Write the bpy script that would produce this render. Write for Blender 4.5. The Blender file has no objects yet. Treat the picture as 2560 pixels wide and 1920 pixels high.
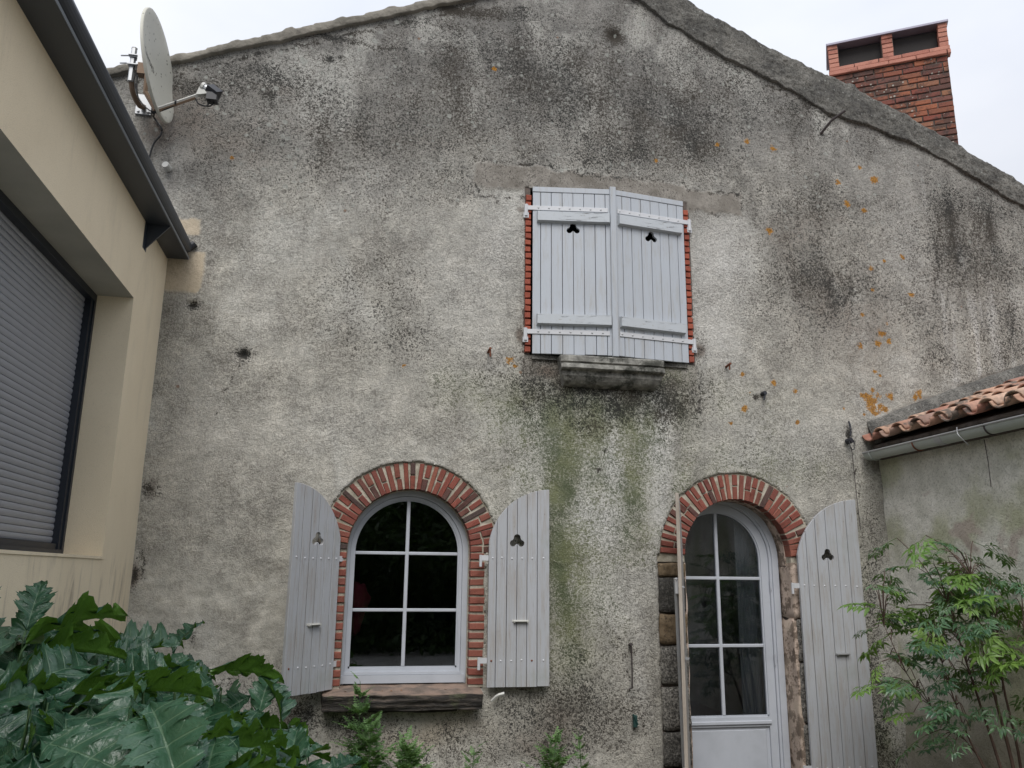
import bpy, bmesh, math, random
import numpy as np
from mathutils import Vector, Matrix
R = math.radians
random.seed(7)
scn = bpy.context.scene
col = scn.collection

# ------------------------------------------------------------------ camera
camd = bpy.data.cameras.new('camera'); cam = bpy.data.objects.new('camera', camd); col.objects.link(cam)
camd.sensor_width = 36.0; camd.lens = 2036.0/2560*36; camd.clip_end = 2000; camd.clip_start = .05
CY, CP, CR = 0.187953, 0.230457, 0.010324           # yaw to the right, pitch up, roll
fw = Vector((math.sin(CY)*math.cos(CP), math.cos(CY)*math.cos(CP), math.sin(CP)))
rt0 = Vector((math.cos(CY), -math.sin(CY), 0)); up0 = rt0.cross(fw)
rt = rt0*math.cos(CR) + up0*math.sin(CR); up = -rt0*math.sin(CR) + up0*math.cos(CR)
m = Matrix.Identity(4)
for i in range(3):
    m[i][0] = rt[i]; m[i][1] = up[i]; m[i][2] = -fw[i]
m.translation = Vector((0, -6.3, 1.6))
cam.matrix_world = m
scn.camera = cam

# ------------------------------------------------------------------ world: high overcast, sun veiled behind the viewer's right shoulder
SUN_EL, SUN_AZ = 50.0, 193.0     # azimuth clockwise from +Y
w = bpy.data.worlds.new('World'); scn.world = w; w.use_nodes = True
nt = w.node_tree; nt.nodes.clear()
out = nt.nodes.new('ShaderNodeOutputWorld'); bg = nt.nodes.new('ShaderNodeBackground')
sky = nt.nodes.new('ShaderNodeTexSky'); sky.sky_type = 'NISHITA'; sky.sun_disc = False
sky.sun_elevation = R(SUN_EL); sky.sun_rotation = R(SUN_AZ); sky.air_density = 1.0; sky.dust_density = 4.0
tc = nt.nodes.new('ShaderNodeTexCoord')
mp = nt.nodes.new('ShaderNodeMapping'); mp.inputs['Scale'].default_value = (1, 1, 2.2)
cn = nt.nodes.new('ShaderNodeTexNoise'); cn.inputs['Scale'].default_value = 1.6; cn.inputs['Detail'].default_value = 5; cn.inputs['Roughness'].default_value = .5
cr = nt.nodes.new('ShaderNodeValToRGB')
cr.color_ramp.elements[0].position = .32; cr.color_ramp.elements[0].color = (.345, .372, .432, 1)
cr.color_ramp.elements[1].position = .66; cr.color_ramp.elements[1].color = (.48, .49, .517, 1)
sc = nt.nodes.new('ShaderNodeVectorMath'); sc.operation = 'SCALE'; sc.inputs['Scale'].default_value = 10.5
mx = nt.nodes.new('ShaderNodeMix'); mx.data_type = 'RGBA'; mx.inputs['Factor'].default_value = .93
nt.links.new(tc.outputs['Generated'], mp.inputs['Vector']); nt.links.new(mp.outputs['Vector'], cn.inputs['Vector'])
nt.links.new(cn.outputs['Fac'], cr.inputs['Fac']); nt.links.new(cr.outputs['Color'], sc.inputs[0])
# overcast luminance rises from the horizon to the zenith
sz = nt.nodes.new('ShaderNodeSeparateXYZ'); nt.links.new(tc.outputs['Generated'], sz.inputs[0])
mr = nt.nodes.new('ShaderNodeMapRange'); mr.inputs['From Min'].default_value = 0; mr.inputs['From Max'].default_value = 1
mr.inputs['To Min'].default_value = .66; mr.inputs['To Max'].default_value = 1.75; nt.links.new(sz.outputs[2], mr.inputs['Value'])
sc2 = nt.nodes.new('ShaderNodeVectorMath'); sc2.operation = 'SCALE'; nt.links.new(sc.outputs['Vector'], sc2.inputs[0]); nt.links.new(mr.outputs[0], sc2.inputs['Scale'])
nt.links.new(sky.outputs['Color'], mx.inputs['A']); nt.links.new(sc2.outputs['Vector'], mx.inputs['B'])
nt.links.new(mx.outputs['Result'], bg.inputs['Color']); bg.inputs['Strength'].default_value = .1
nt.links.new(bg.outputs['Background'], out.inputs['Surface'])
# ------------------------------------------------------------------ sun
sd = bpy.data.lights.new('sun', 'SUN'); sd.energy = 1.5; sd.angle = R(35); sd.color = (1, .97, .93)
so = bpy.data.objects.new('sun', sd); col.objects.link(so)
a, e = R(SUN_AZ), R(SUN_EL)
sdir = Vector((math.sin(a)*math.cos(e), math.cos(a)*math.cos(e), math.sin(e)))
so.rotation_euler = sdir.to_track_quat('Z', 'Y').to_euler()
scn.render.engine = 'CYCLES'
vs = scn.view_settings; vs.view_transform = 'Standard'; vs.look = 'None'; vs.gamma = 1; vs.use_curve_mapping = False
vs.exposure = 0.74

# ------------------------------------------------------------------ node helpers
class NT:
    def __init__(s, name):
        s.m = bpy.data.materials.new(name); s.m.use_nodes = True; s.t = s.m.node_tree; s.t.nodes.clear()
        s.out = s.t.nodes.new('ShaderNodeOutputMaterial')
        s.b = s.t.nodes.new('ShaderNodeBsdfPrincipled'); s.t.links.new(s.b.outputs[0], s.out.inputs['Surface'])
        s._co = None
    def n(s, ty, **kw):
        nd = s.t.nodes.new('ShaderNode'+ty)
        for k, v in kw.items():
            if k in nd.bl_rna.properties and k not in nd.inputs: setattr(nd, k, v)
        return nd
    def set(s, nd, key, v):
        i = nd.inputs[key]
        if isinstance(v, bpy.types.NodeSocket): s.t.links.new(v, i)
        elif isinstance(v, (tuple, list)) and len(v) == 3 and i.type == 'RGBA': i.default_value = (*v, 1)
        else: i.default_value = v
    def co(s):
        if s._co is None: s._co = s.n('TexCoord').outputs['Object']
        return s._co
    def noise(s, scale, detail=3, rough=.5, dist=0, vec=None, stretch=None, out='Fac'):
        nd = s.n('TexNoise'); nd.inputs['Scale'].default_value = scale; nd.inputs['Detail'].default_value = detail
        nd.inputs['Roughness'].default_value = rough; nd.inputs['Distortion'].default_value = dist
        v = vec if vec is not None else s.co()
        if stretch:
            mpn = s.n('Mapping'); mpn.inputs['Scale'].default_value = stretch; s.t.links.new(v, mpn.inputs['Vector']); v = mpn.outputs[0]
        s.t.links.new(v, nd.inputs['Vector']); return nd.outputs[out]
    def voro(s, scale, feature='F1', out='Distance', vec=None, rnd=1.0):
        nd = s.n('TexVoronoi'); nd.feature = feature; nd.inputs['Scale'].default_value = scale; nd.inputs['Randomness'].default_value = rnd
        s.t.links.new(vec if vec is not None else s.co(), nd.inputs['Vector']); return nd.outputs[out]
    def ss(s, v, a, b, lo=0., hi=1.):
        nd = s.n('MapRange'); nd.interpolation_type = 'SMOOTHSTEP'
        s.set(nd, 'Value', v); nd.inputs['From Min'].default_value = a; nd.inputs['From Max'].default_value = b
        nd.inputs['To Min'].default_value = lo; nd.inputs['To Max'].default_value = hi; return nd.outputs[0]
    def math(s, op, a, b=None, c=None):
        nd = s.n('Math'); nd.operation = op
        for i, v in enumerate((a, b, c)):
            if v is not None: s.set(nd, i, v)
        return nd.outputs[0]
    def mix(s, f, a, b, mode='MIX'):
        nd = s.n('Mix'); nd.data_type = 'RGBA'; nd.blend_type = mode
        s.set(nd, 0, f); s.set(nd, 6, a); s.set(nd, 7, b); return nd.outputs[2]
    def ramp(s, v, stops):
        nd = s.n('ValToRGB'); cr = nd.color_ramp
        while len(cr.elements) < len(stops): cr.elements.new(.5)
        for el, (p, c) in zip(cr.elements, stops): el.position = p; el.color = (*c, 1)
        s.set(nd, 0, v); return nd.outputs[0]
    def bump(s, h, strength=.5, dist=.01, prev=None):
        nd = s.n('Bump'); s.set(nd, 'Strength', strength); nd.inputs['Distance'].default_value = dist
        s.set(nd, 'Height', h)
        if prev is not None: s.t.links.new(prev, nd.inputs['Normal'])
        return nd.outputs[0]
    def fin(s, color=None, rough=None, normal=None, **kw):
        if color is not None: s.set(s.b, 'Base Color', color)
        if rough is not None: s.set(s.b, 'Roughness', rough)
        if normal is not None: s.t.links.new(normal, s.b.inputs['Normal'])
        for k, v in kw.items(): s.set(s.b, k.replace('_', ' '), v)
        return s.m

M = {}
# --- old roughcast render
n = NT('roughcast')
A1 = n.n('Attribute'); A1.attribute_name = 'stain_a'; A2 = n.n('Attribute'); A2.attribute_name = 'stain_b'
sa = n.n('SeparateColor'); n.t.links.new(A1.outputs['Color'], sa.inputs[0]); sb = n.n('SeparateColor'); n.t.links.new(A2.outputs['Color'], sb.inputs[0])
D_, G_, W_, B_ = sa.outputs[0], sa.outputs[1], sa.outputs[2], A1.outputs['Alpha']
O_, S_, Y_, SM_ = sb.outputs[0], sb.outputs[1], sb.outputs[2], A2.outputs['Alpha']
sep = n.n('SeparateXYZ'); n.t.links.new(n.co(), sep.inputs[0]); Zc = sep.outputs[2]
big = n.noise(.9, 5, .6); mid = n.noise(5.5, 6, .65); midv = n.noise(4.5, 5, .7, stretch=(1.6, 1, .45))
fine = n.noise(58, 4, .66, .9); grain = n.noise(120, 3, .7, .6); wide = n.noise(2.1, 7, .68, .5); blot = n.noise(1.0, 6, .62, .8, stretch=(1.2, 1, .7))
crev = n.math('ADD', n.math('MULTIPLY', fine, .6), n.math('MULTIPLY', grain, .4))
crevm = n.ss(crev, .425, .56)
smooth = n.math('MAXIMUM', S_, n.math('MULTIPLY', SM_, .75))
zf = n.ss(n.math('ADD', Zc, n.math('MULTIPLY', big, 2.4)), 4.6, 7.6)
base = n.mix(zf, (.58, .56, .50), (.325, .318, .30))
base = n.mix(n.ss(mid, .35, .7), n.mix(1., base, (.80, .80, .80), 'MULTIPLY'), n.mix(1., base, (1.12, 1.11, 1.10), 'MULTIPLY'))
base = n.mix(n.ss(wide, .45, .68, 0, .42), base, n.mix(1., base, (.50, .48, .465), 'MULTIPLY'))
base = n.mix(n.math('MULTIPLY', D_, .62), base, n.mix(1., base, (.42, .41, .40), 'MULTIPLY'))
base = n.mix(n.math('MULTIPLY', G_, .45), base, n.mix(1., base, (.50, .56, .34), 'MULTIPLY'))
base = n.mix(n.ss(blot, .50, .36, 0, .55), base, (.66, .65, .60))
base = n.mix(n.ss(midv, .45, .75, 0, .40), base, (.24, .22, .20))
base = n.mix(W_, base, n.mix(.75, base, (.74, .73, .70)))
base = n.mix(n.math('MULTIPLY', Y_, 1.), base, (.50, .425, .32))
base = n.mix(S_, base, n.mix(n.ss(mid, .3, .7), (.165, .15, .13), (.30, .28, .25)))
crevk = n.math('MULTIPLY', n.math('SUBTRACT', 1.0, crevm), n.math('SUBTRACT', n.ss(wide, .35, .62, .36, .64), n.math('MULTIPLY', smooth, .34)))
c1 = n.mix(crevk, base, n.mix(1., base, (.22, .215, .21), 'MULTIPLY'))  # crevices darkened in the colour, for their dirt and the shade in them
br = n.ss(n.math('ADD', B_, n.math('ADD', n.math('MULTIPLY', n.math('SUBTRACT', mid, .5), .9), n.math('MULTIPLY', n.math('SUBTRACT', fine, .5), .9))), .18, 1.0, 0, .75)
c1 = n.mix(n.math('MULTIPLY', br, n.ss(B_, 0, .15)), c1, (.165, .125, .10))
gg = n.math('ADD', G_, n.math('ADD', n.math('MULTIPLY', n.math('SUBTRACT', mid, .5), 1.6), n.math('MULTIPLY', n.math('SUBTRACT', crev, .5), -4.5)))
gk = n.math('MULTIPLY', n.ss(gg, .10, 1.0, 0, .76), n.ss(G_, 0, .12))
c1 = n.mix(gk, c1, n.mix(n.ss(n.noise(3.1), .4, .62), (.055, .080, .028), (.13, .15, .058)))
dd = n.math('ADD', n.math('ADD', D_, n.math('MULTIPLY', n.math('SUBTRACT', wide, .5), 1.0)), n.math('ADD', n.math('MULTIPLY', n.math('SUBTRACT', mid, .5), 1.1), n.math('MULTIPLY', n.math('SUBTRACT', crev, .5), -6.5)))
dk = n.math('MULTIPLY', n.ss(dd, .25, 1.05, 0, .94), n.ss(D_, 0, .12))
c1 = n.mix(dk, c1, n.mix(n.ss(n.noise(2.2), .4, .6), (.036, .036, .034), (.055, .048, .040)))
# pale crustose lichen discs on the older upper render
vco = n.noise(7, 2, out='Color'); vm = n.n('VectorMath'); vm.operation = 'MULTIPLY_ADD'
n.t.links.new(vco, vm.inputs[0]); vm.inputs[1].default_value = (.05, .05, .05); n.t.links.new(n.co(), vm.inputs[2])
def discs(scale, r, seedoff, dens):
    nd = n.n('TexVoronoi'); nd.inputs['Scale'].default_value = scale
    mpn = n.n('Mapping'); mpn.inputs['Location'].default_value = (seedoff, seedoff*.7, seedoff*1.3)
    n.t.links.new(vm.outputs[0], mpn.inputs['Vector']); n.t.links.new(mpn.outputs[0], nd.inputs['Vector'])
    s2 = n.n('SeparateColor'); n.t.links.new(nd.outputs['Color'], s2.inputs[0])
    ok = n.ss(s2.outputs[0], dens, dens+.02)
    rad = n.math('MULTIPLY', s2.outputs[1], r)
    return n.math('MULTIPLY', ok, n.ss(n.math('SUBTRACT', nd.outputs['Distance'], rad), .06, -.02))
up_ = n.ss(n.math('ADD', Zc, n.math('MULTIPLY', mid, 1.6)), 4.1, 6.4)
d1 = n.math('MULTIPLY', n.math('MAXIMUM', discs(9, .34, 0, .55), discs(17, .38, 3, .5)), n.math('MULTIPLY', up_, .75))
c1 = n.mix(n.math('MULTIPLY', d1, n.math('SUBTRACT', 1., smooth)), c1, (.36, .37, .34))
oo = n.ss(n.math('ADD', O_, n.math('ADD', n.math('MULTIPLY', n.math('SUBTRACT', grain, .5), 1.6), n.math('MULTIPLY', n.math('SUBTRACT', n.noise(22, 4, .7), .5), 2.4))), .42, .60, 0, .92)
c1 = n.mix(n.math('MULTIPLY', oo, n.ss(O_, .05, .2)), c1, n.mix(n.ss(grain, .4, .6), (.21, .09, .015), (.50, .24, .03)))
# rare rusty flecks
fl = n.math('MULTIPLY', n.ss(n.voro(2.6), .045, .02), .7)
c1 = n.mix(fl, c1, (.20, .10, .05))
bs = n.math('SUBTRACT', 1.0, n.math('MULTIPLY', smooth, .72))
nb = n.bump(n.math('ADD', n.math('MULTIPLY', fine, 1.0), n.math('MULTIPLY', grain, .5)), bs, .018)
M['roughcast'] = n.fin(c1, .95, nb, Specular_IOR_Level=.2)

def simple_mottled(name, cols, scale, rough=.85, bumpd=.004, bumps=60, fine=None, spec=.3, dark=None, stretch=None, rnd=0.):
    n = NT(name); f = n.noise(scale, 5, .6, stretch=stretch)
    if rnd:
        oi = n.n('ObjectInfo'); f = n.math('ADD', f, n.math('MULTIPLY', n.math('SUBTRACT', oi.outputs['Random'], .5), rnd))
    c = n.ramp(f, cols)
    if dark: c = n.mix(n.ss(n.noise(dark[0], 6, .7), dark[1], dark[2], 0, dark[4] if len(dark) > 4 else .8), c, dark[3])
    nb = n.bump(n.noise(bumps, 4, .65), .8, bumpd)
    M[name] = n.fin(c, rough, nb, Specular_IOR_Level=spec); return M[name]

simple_mottled('mortar', [(.35, (.27, .245, .19)), (.65, (.50, .46, .38))], 14, .95, .008, 70)
simple_mottled('cement_verge_light', [(.35, (.15, .14, .12)), (.65, (.27, .25, .215))], 6, .95, .012, 34, dark=(9, .55, .72, (.06, .055, .05)))
n = NT('cement_verge'); f = n.noise(3.2, 6, .65); g = n.math('ADD', n.math('MULTIPLY', n.noise(34, 3, .6, 1.4), .6), n.math('MULTIPLY', n.noise(95, 3, .7, .6), .4))
c = n.ramp(f, [(.3, (.07, .068, .064)), (.5, (.14, .135, .122)), (.72, (.26, .25, .225))])
c = n.mix(n.ss(g, .53, .44, 0, .75), c, n.mix(1., c, (.3, .3, .3), 'MULTIPLY')); c = n.mix(n.ss(n.voro(15), .16, .10, 0, .5), c, (.33, .34, .31))
M['cement_verge'] = n.fin(c, .95, n.bump(g, 1., .02))
simple_mottled('granite', [(.3, (.065, .062, .056)), (.5, (.15, .142, .128)), (.7, (.30, .285, .255))], 40, .9, .02, 48, dark=(75, .48, .56, (.03, .028, .026), .8), rnd=.35)
simple_mottled('granite_brown', [(.3, (.12, .085, .05)), (.6, (.22, .165, .105))], 16, .9, .012, 45, dark=(40, .5, .65, (.05, .04, .03), .7))
simple_mottled('sill_stone', [(.3, (.11, .108, .098)), (.5, (.22, .215, .195)), (.7, (.36, .355, .32))], 13, .95, .012, 45, dark=(8, .47, .62, (.035, .037, .030), .88))
n = NT('slate')
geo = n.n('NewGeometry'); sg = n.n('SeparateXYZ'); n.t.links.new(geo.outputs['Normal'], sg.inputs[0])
lay = n.noise(9, 6, .7, .6, stretch=(1, 1, 5))
c = n.ramp(lay, [(.36, (.014, .013, .012)), (.54, (.042, .036, .030)), (.74, (.12, .095, .075))])
c = n.mix(n.ss(n.noise(7, 4), .56, .7, 0, .6), c, (.09, .10, .05))
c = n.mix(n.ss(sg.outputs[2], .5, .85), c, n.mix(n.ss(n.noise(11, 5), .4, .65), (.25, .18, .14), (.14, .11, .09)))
M['slate'] = n.fin(c, .85, n.bump(lay, 1., .03))
n = NT('pink_plaster')
c = n.mix(n.ss(n.noise(9, 6, .7), .47, .56), (.50, .40, .33), (.17, .13, .10)); c = n.mix(n.ss(n.noise(4, 3), .5, .7, 0, .5), c, (.42, .36, .28))
M['pink_plaster'] = n.fin(c, .9, n.bump(n.noise(18, 5, .7), .8, .012))

# --- brick, colour by piece
def brickmat(name, stops, grime=.5, bump=.004):
    n = NT(name); oi = n.n('ObjectInfo'); nd = n.ramp(oi.outputs['Random'], stops)
    c = n.mix(n.ss(n.noise(22, 5, .7), .42, .7, 0, .55), nd, n.mix(1., nd, (.45, .42, .42), 'MULTIPLY'))
    c = n.mix(n.ss(n.noise(38, 4, .7), .55, .68, 0, grime), c, (.36, .32, .27)); c = n.mix(n.ss(n.noise(5, 4, .6, vec=n.n('NewGeometry').outputs['Position']), .50, .68, 0, .6), c, n.mix(1., c, (.42, .40, .40), 'MULTIPLY'))
    M[name] = n.fin(c, .88, n.bump(n.noise(55, 4, .7), .8, bump), Specular_IOR_Level=.3)
brickmat('brick_arch', [(0, (.22, .068, .050)), (.22, (.27, .078, .056)), (.42, (.18, .058, .046)), (.56, (.31, .11, .075)), (.70, (.13, .052, .042)), (.80, (.065, .052, .048)), (.88, (.17, .07, .055)), (1., (.27, .075, .05))])
brickmat('brick_jamb', [(0, (.24, .075, .055)), (.5, (.30, .105, .075)), (.8, (.19, .085, .065)), (1., (.26, .09, .068))], .4)
brickmat('brick_new', [(0, (.31, .080, .050)), (.5, (.37, .10, .060)), (1., (.27, .07, .046))], .12, .003)
brickmat('brick_cap', [(0, (.46, .20, .15)), (.5, (.50, .235, .175)), (1., (.40, .16, .12))], .3)
n = NT('brick_old'); oi = n.n('ObjectInfo')
nd = n.ramp(oi.outputs['Random'], [(0, (.27, .085, .06)), (.25, (.18, .075, .06)), (.45, (.34, .13, .075)), (.62, (.12, .065, .055)), (.8, (.22, .10, .08)), (1., (.30, .15, .09))])
c = n.mix(n.ss(n.noise(5, 6, .75, vec=n.n('NewGeometry').outputs['Position']), .44, .60, 0, .80), nd, (.062, .050, .046))
vd = n.voro(26); c = n.mix(n.math('MULTIPLY', n.ss(n.voro(17, vec=n.n('NewGeometry').outputs['Position']), .24, .16), n.ss(n.noise(5, 2, vec=n.n('NewGeometry').outputs['Position']), .46, .55, 0, .8)), c, (.45, .44, .39))
M['brick_old'] = n.fin(c, .92, n.bump(n.noise(60, 4, .7), .8, .006), Specular_IOR_Level=.2)
simple_mottled('mortar_dark', [(.35, (.06, .05, .045)), (.65, (.14, .115, .10))], 10, .95, .008, 60)

# --- shutters' grey-blue paint; streaks run down the wood
n = NT('shutter_paint'); oi = n.n('ObjectInfo')
st = n.noise(7, 5, .7, .3, stretch=(3.5, 3.5, .35)); sp = n.noise(40, 3, .7)
c = n.mix(n.math('MULTIPLY', oi.outputs['Random'], .35), (.395, .425, .465), (.36, .385, .415))
c = n.mix(n.ss(st, .46, .70, 0, .5), c, (.31, .295, .265))
c = n.mix(n.ss(n.noise(16, 5, .8, .2, stretch=(5, 5, .22)), .60, .68, 0, .55), c, (.20, .17, .14))
c = n.mix(n.ss(n.math('MULTIPLY', sp, st), .385, .44, 0, .5), c, (.16, .14, .12))
M['shutter_paint'] = n.fin(c, .55, n.bump(st, .5, .003))
n = NT('shutter_paint_weathered'); oi = n.n('ObjectInfo')
st = n.noise(8, 6, .75, .3, stretch=(3.5, 3.5, .3)); sp = n.noise(40, 3, .7)
c = n.mix(n.math('MULTIPLY', oi.outputs['Random'], .5), (.385, .40, .425), (.335, .345, .36))
c = n.mix(n.ss(st, .43, .68, 0, .6), c, (.29, .26, .225))
c = n.mix(n.ss(n.noise(16, 5, .8, .2, stretch=(5, 5, .2)), .585, .66, 0, .65), c, (.17, .135, .11))
c = n.mix(n.ss(n.noise(3, 3, .5), .55, .75, 0, .3), c, (.22, .25, .20))
c = n.mix(n.ss(n.math('MULTIPLY', sp, st), .37, .43, 0, .5), c, (.14, .12, .10))
M['shutter_paint_weathered'] = n.fin(c, .6, n.bump(st, .5, .003))
n = NT('batten_paint'); st = n.noise(7, 6, .8, .3, stretch=(.5, 3, 7)); f = n.noise(3, 4, .6)
c = n.mix(n.ss(f, .4, .7, 0, .4), (.43, .46, .49), (.36, .37, .37)); c = n.mix(n.ss(st, .60, .66, 0, .8), c, (.10, .09, .075)); c = n.mix(n.ss(n.noise(30, 4, .7), .60, .68, 0, .5), c, (.25, .22, .17))
M['batten_paint'] = n.fin(c, .6, n.bump(n.math('MULTIPLY', n.ss(st, .58, .66), -1.), .8, .006))
n = NT('bare_wood'); st = n.noise(10, 6, .75, .3, stretch=(4, 4, .25))
M['bare_wood'] = n.fin(n.ramp(st, [(.3, (.24, .20, .16)), (.7, (.46, .42, .37))]), .8, n.bump(st, .6, .004))
def plain(name, c, rough=.5, metal=0., **kw):
    n = NT(name); f = n.noise(7, 4, .6)
    cc = n.mix(n.ss(f, .35, .75, 0, .35), c, tuple(x*.72 for x in c)); M[name] = n.fin(cc, rough, None, Metallic=metal, **kw); return M[name]
plain('window_paint', (.44, .465, .51), .4)
plain('window_paint_shade', (.37, .385, .41), .5)
plain('rust', (.15, .05, .025), .9)
plain('iron', (.045, .035, .035), .7)
plain('stud_paint', (.52, .53, .55), .45)
plain('black_plastic', (.016, .017, .022), .45)
plain('cable_black', (.012, .012, .013), .5)
plain('galvanised', (.42, .43, .44), .45, .6)
plain('rusty_steel', (.22, .15, .10), .7, .2)
plain('dark_frame', (.013, .018, .028), .45)
plain('pvc_white', (.5, .5, .47), .5)
plain('zinc_cap', (.22, .21, .27), .45, .3)
plain('interior', (.030, .028, .028), .9)
plain('curtain', (.36, .36, .355), .9)
plain('red_cloth', (.20, .01, .03), .9)
plain('interior_wall', (.30, .29, .30), .9)
plain('green_plastic', (.015, .05, .045), .5)
plain('gutter_zinc', (.42, .45, .42), .5, .1)
plain('lip_metal', (.13, .15, .17), .4, .2)
n = NT('anthracite'); f = n.noise(2.5, 4)
M['anthracite'] = n.fin(n.mix(f, (.026, .033, .045), (.036, .044, .058)), .42, Specular_IOR_Level=.5)
n = NT('annex_render'); f = n.noise(1.2, 5, .6); g = n.noise(220, 2, .6)
c = n.mix(n.ss(f, .35, .7), (.84, .735, .55), (.79, .685, .505))
st = n.noise(5, 5, .65, .4, stretch=(1, 1.6, .28)); sp = n.n('SeparateXYZ'); n.t.links.new(n.co(), sp.inputs[0])
c = n.mix(n.math('MULTIPLY', n.ss(st, .5, .72, 0, .7), n.ss(sp.outputs[2], 1.78, 1.5)), c, (.24, .195, .16))
c = n.mix(n.ss(g, .62, .7, 0, .35), c, (.33, .28, .2)); c = n.mix(n.ss(n.noise(3.5, 6, .7, .3, stretch=(1, 1.3, .35)), .50, .72, 0, .16), c, (.36, .32, .25))
M['annex_render'] = n.fin(c, .9, n.bump(g, .6, .003), Specular_IOR_Level=.25)
simple_mottled('soffit_concrete', [(.3, (.38, .37, .33)), (.7, (.48, .465, .41))], 3, .9, .002, 120)
n = NT('slat_metal'); f = n.noise(3, 4, .6)
M['slat_metal'] = n.fin(n.mix(f, (.27, .285, .32), (.35, .365, .40)), .45, None, Metallic=.2)

# outbuilding wall (finer, greener render)
n = NT('outbuilding_render')
f1 = n.noise(1.1, 5, .6); f2 = n.noise(6, 6, .65); g = n.noise(60, 4, .7, .8)
sp = n.n('SeparateXYZ'); n.t.links.new(n.co(), sp.inputs[0])
c = n.mix(n.ss(f2, .35, .7), (.62, .61, .54), (.82, .80, .73))
c = n.mix(n.math('MULTIPLY', n.ss(f1, .46, .60), .55), c, (.34, .36, .17))
c = n.mix(n.ss(n.math('ADD', sp.outputs[2], f1), 1.5, .8, 0, .7), c, n.mix(f2, (.12, .125, .06), (.26, .21, .16)))
c = n.mix(n.ss(n.noise(2.3, 4, .5, .5), .62, .68, 0, .8), c, (.46, .38, .34))
c = n.mix(n.ss(g, .50, .38, 0, .40), c, (.17, .165, .13))
M['outbuilding_render'] = n.fin(c, .95, n.bump(g, .9, .014), Specular_IOR_Level=.2)

n = NT('canal_tile'); oi = n.n('ObjectInfo'); r_ = oi.outputs['Random']
c = n.ramp(r_, [(0, (.46, .25, .18)), (.3, (.56, .37, .26)), (.5, (.36, .16, .115)), (.75, (.60, .42, .31)), (.9, (.20, .11, .095)), (1., (.48, .26, .20))])
c = n.mix(n.ss(n.noise(9, 5, .7), .48, .72, 0, .55), c, (.16, .12, .10))
c = n.mix(n.ss(n.noise(5, 6, .7, vec=n.n('NewGeometry').outputs['Position']), .50, .60, 0, .85), c, (.085, .080, .070))
M['canal_tile'] = n.fin(c, .85, n.bump(n.noise(30, 4, .6), .5, .004))

# --- foliage
def leafmat(name, top, top2, back, rough, veins, vein_col, nlat=5.0, trans=.25):
    n = NT(name); oi = n.n('ObjectInfo')
    uv = n.n('UVMap'); s2 = n.n('SeparateXYZ'); n.t.links.new(uv.outputs[0], s2.inputs[0])
    f = n.noise(5, 4, .6)
    c = n.mix(n.ss(n.math('ADD', f, n.math('MULTIPLY', oi.outputs['Random'], .5)), .45, 1.05), top, top2)
    if veins:
        vabs = n.math('ABSOLUTE', n.math('SUBTRACT', s2.outputs[1], .5))       # 0 midrib .. .5 edge
        mid = n.ss(vabs, .030, .010)
        fr = n.math('ABSOLUTE', n.math('SUBTRACT', n.math('FRACT', n.math('MULTIPLY', s2.outputs[0], nlat)), .5))
        lat = n.math('MULTIPLY', n.ss(fr, .055, .015), n.ss(vabs, .46, .30))
        fr2 = n.math('ABSOLUTE', n.math('SUBTRACT', n.math('FRACT', n.math('ADD', n.math('MULTIPLY', s2.outputs[0], nlat*3), n.math('MULTIPLY', vabs, 3.))), .5))
        lat2 = n.math('MULTIPLY', n.ss(fr2, .09, .02), n.math('MULTIPLY', n.ss(vabs, .10, .25), .35))
        vn = n.math('MAXIMUM', n.math('MAXIMUM', mid, lat), lat2)
        c = n.mix(n.math('MULTIPLY', vn, .45), c, vein_col)
    geo = n.n('NewGeometry'); c = n.mix(geo.outputs['Backfacing'], c, back)
    n.set(n.b, 'Base Color', c); n.set(n.b, 'Roughness', rough); n.set(n.b, 'Specular IOR Level', .55)
    if veins: n.t.links.new(n.bump(n.math('ADD', n.noise(30, 3), n.math('MULTIPLY', vn, -1.2)), .5, .006), n.b.inputs['Normal'])
    tr = n.n('BsdfTranslucent'); n.set(tr, 'Color', n.mix(.5, c, (.12, .26, .02)))
    ms = n.n('MixShader'); ms.inputs[0].default_value = trans
    n.t.links.new(n.b.outputs[0], ms.inputs[1]); n.t.links.new(tr.outputs[0], ms.inputs[2]); n.t.links.new(ms.outputs[0], n.out.inputs['Surface'])
    M[name] = n.m
leafmat('acanthus_leaf', (.017, .064, .036), (.060, .140, .082), (.085, .19, .028), .26, True, (.20, .31, .19), 5.0)
leafmat('nandina_leaf', (.038, .098, .052), (.10, .185, .085), (.11, .20, .06), .36, False, None)
leafmat('nandina_leaf_young', (.12, .23, .045), (.18, .30, .06), (.16, .28, .05), .45, False, None, trans=.35)
leafmat('weed_leaf', (.10, .20, .065), (.15, .27, .09), (.12, .21, .07), .6, False, None, trans=.3)
leafmat('hedge_leaf', (.030, .060, .018), (.06, .10, .03), (.05, .09, .02), .5, False, None)
plain('stem_green', (.055, .115, .04), .6)
plain('stem_brown', (.075, .045, .033), .8)
plain('dead_leaf', (.20, .12, .07), .9)

# glass: thin clear pane, fresnel reflection
n = NT('glass'); gl = n.n('BsdfGlossy'); gl.inputs['Roughness'].default_value = .015; gl.inputs['Color'].default_value = (.95, .97, 1, 1)
tp = n.n('BsdfTransparent'); tp.inputs['Color'].default_value = (.72, .75, .78, 1)
fz = n.n('Fresnel'); fz.inputs['IOR'].default_value = 1.5; ms = n.n('MixShader')
n.t.links.new(n.math('MULTIPLY', fz.outputs[0], 1.6), ms.inputs[0]); n.t.links.new(tp.outputs[0], ms.inputs[1]); n.t.links.new(gl.outputs[0], ms.inputs[2])
n.t.links.new(ms.outputs[0], n.out.inputs['Surface']); M['glass'] = n.m

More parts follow.
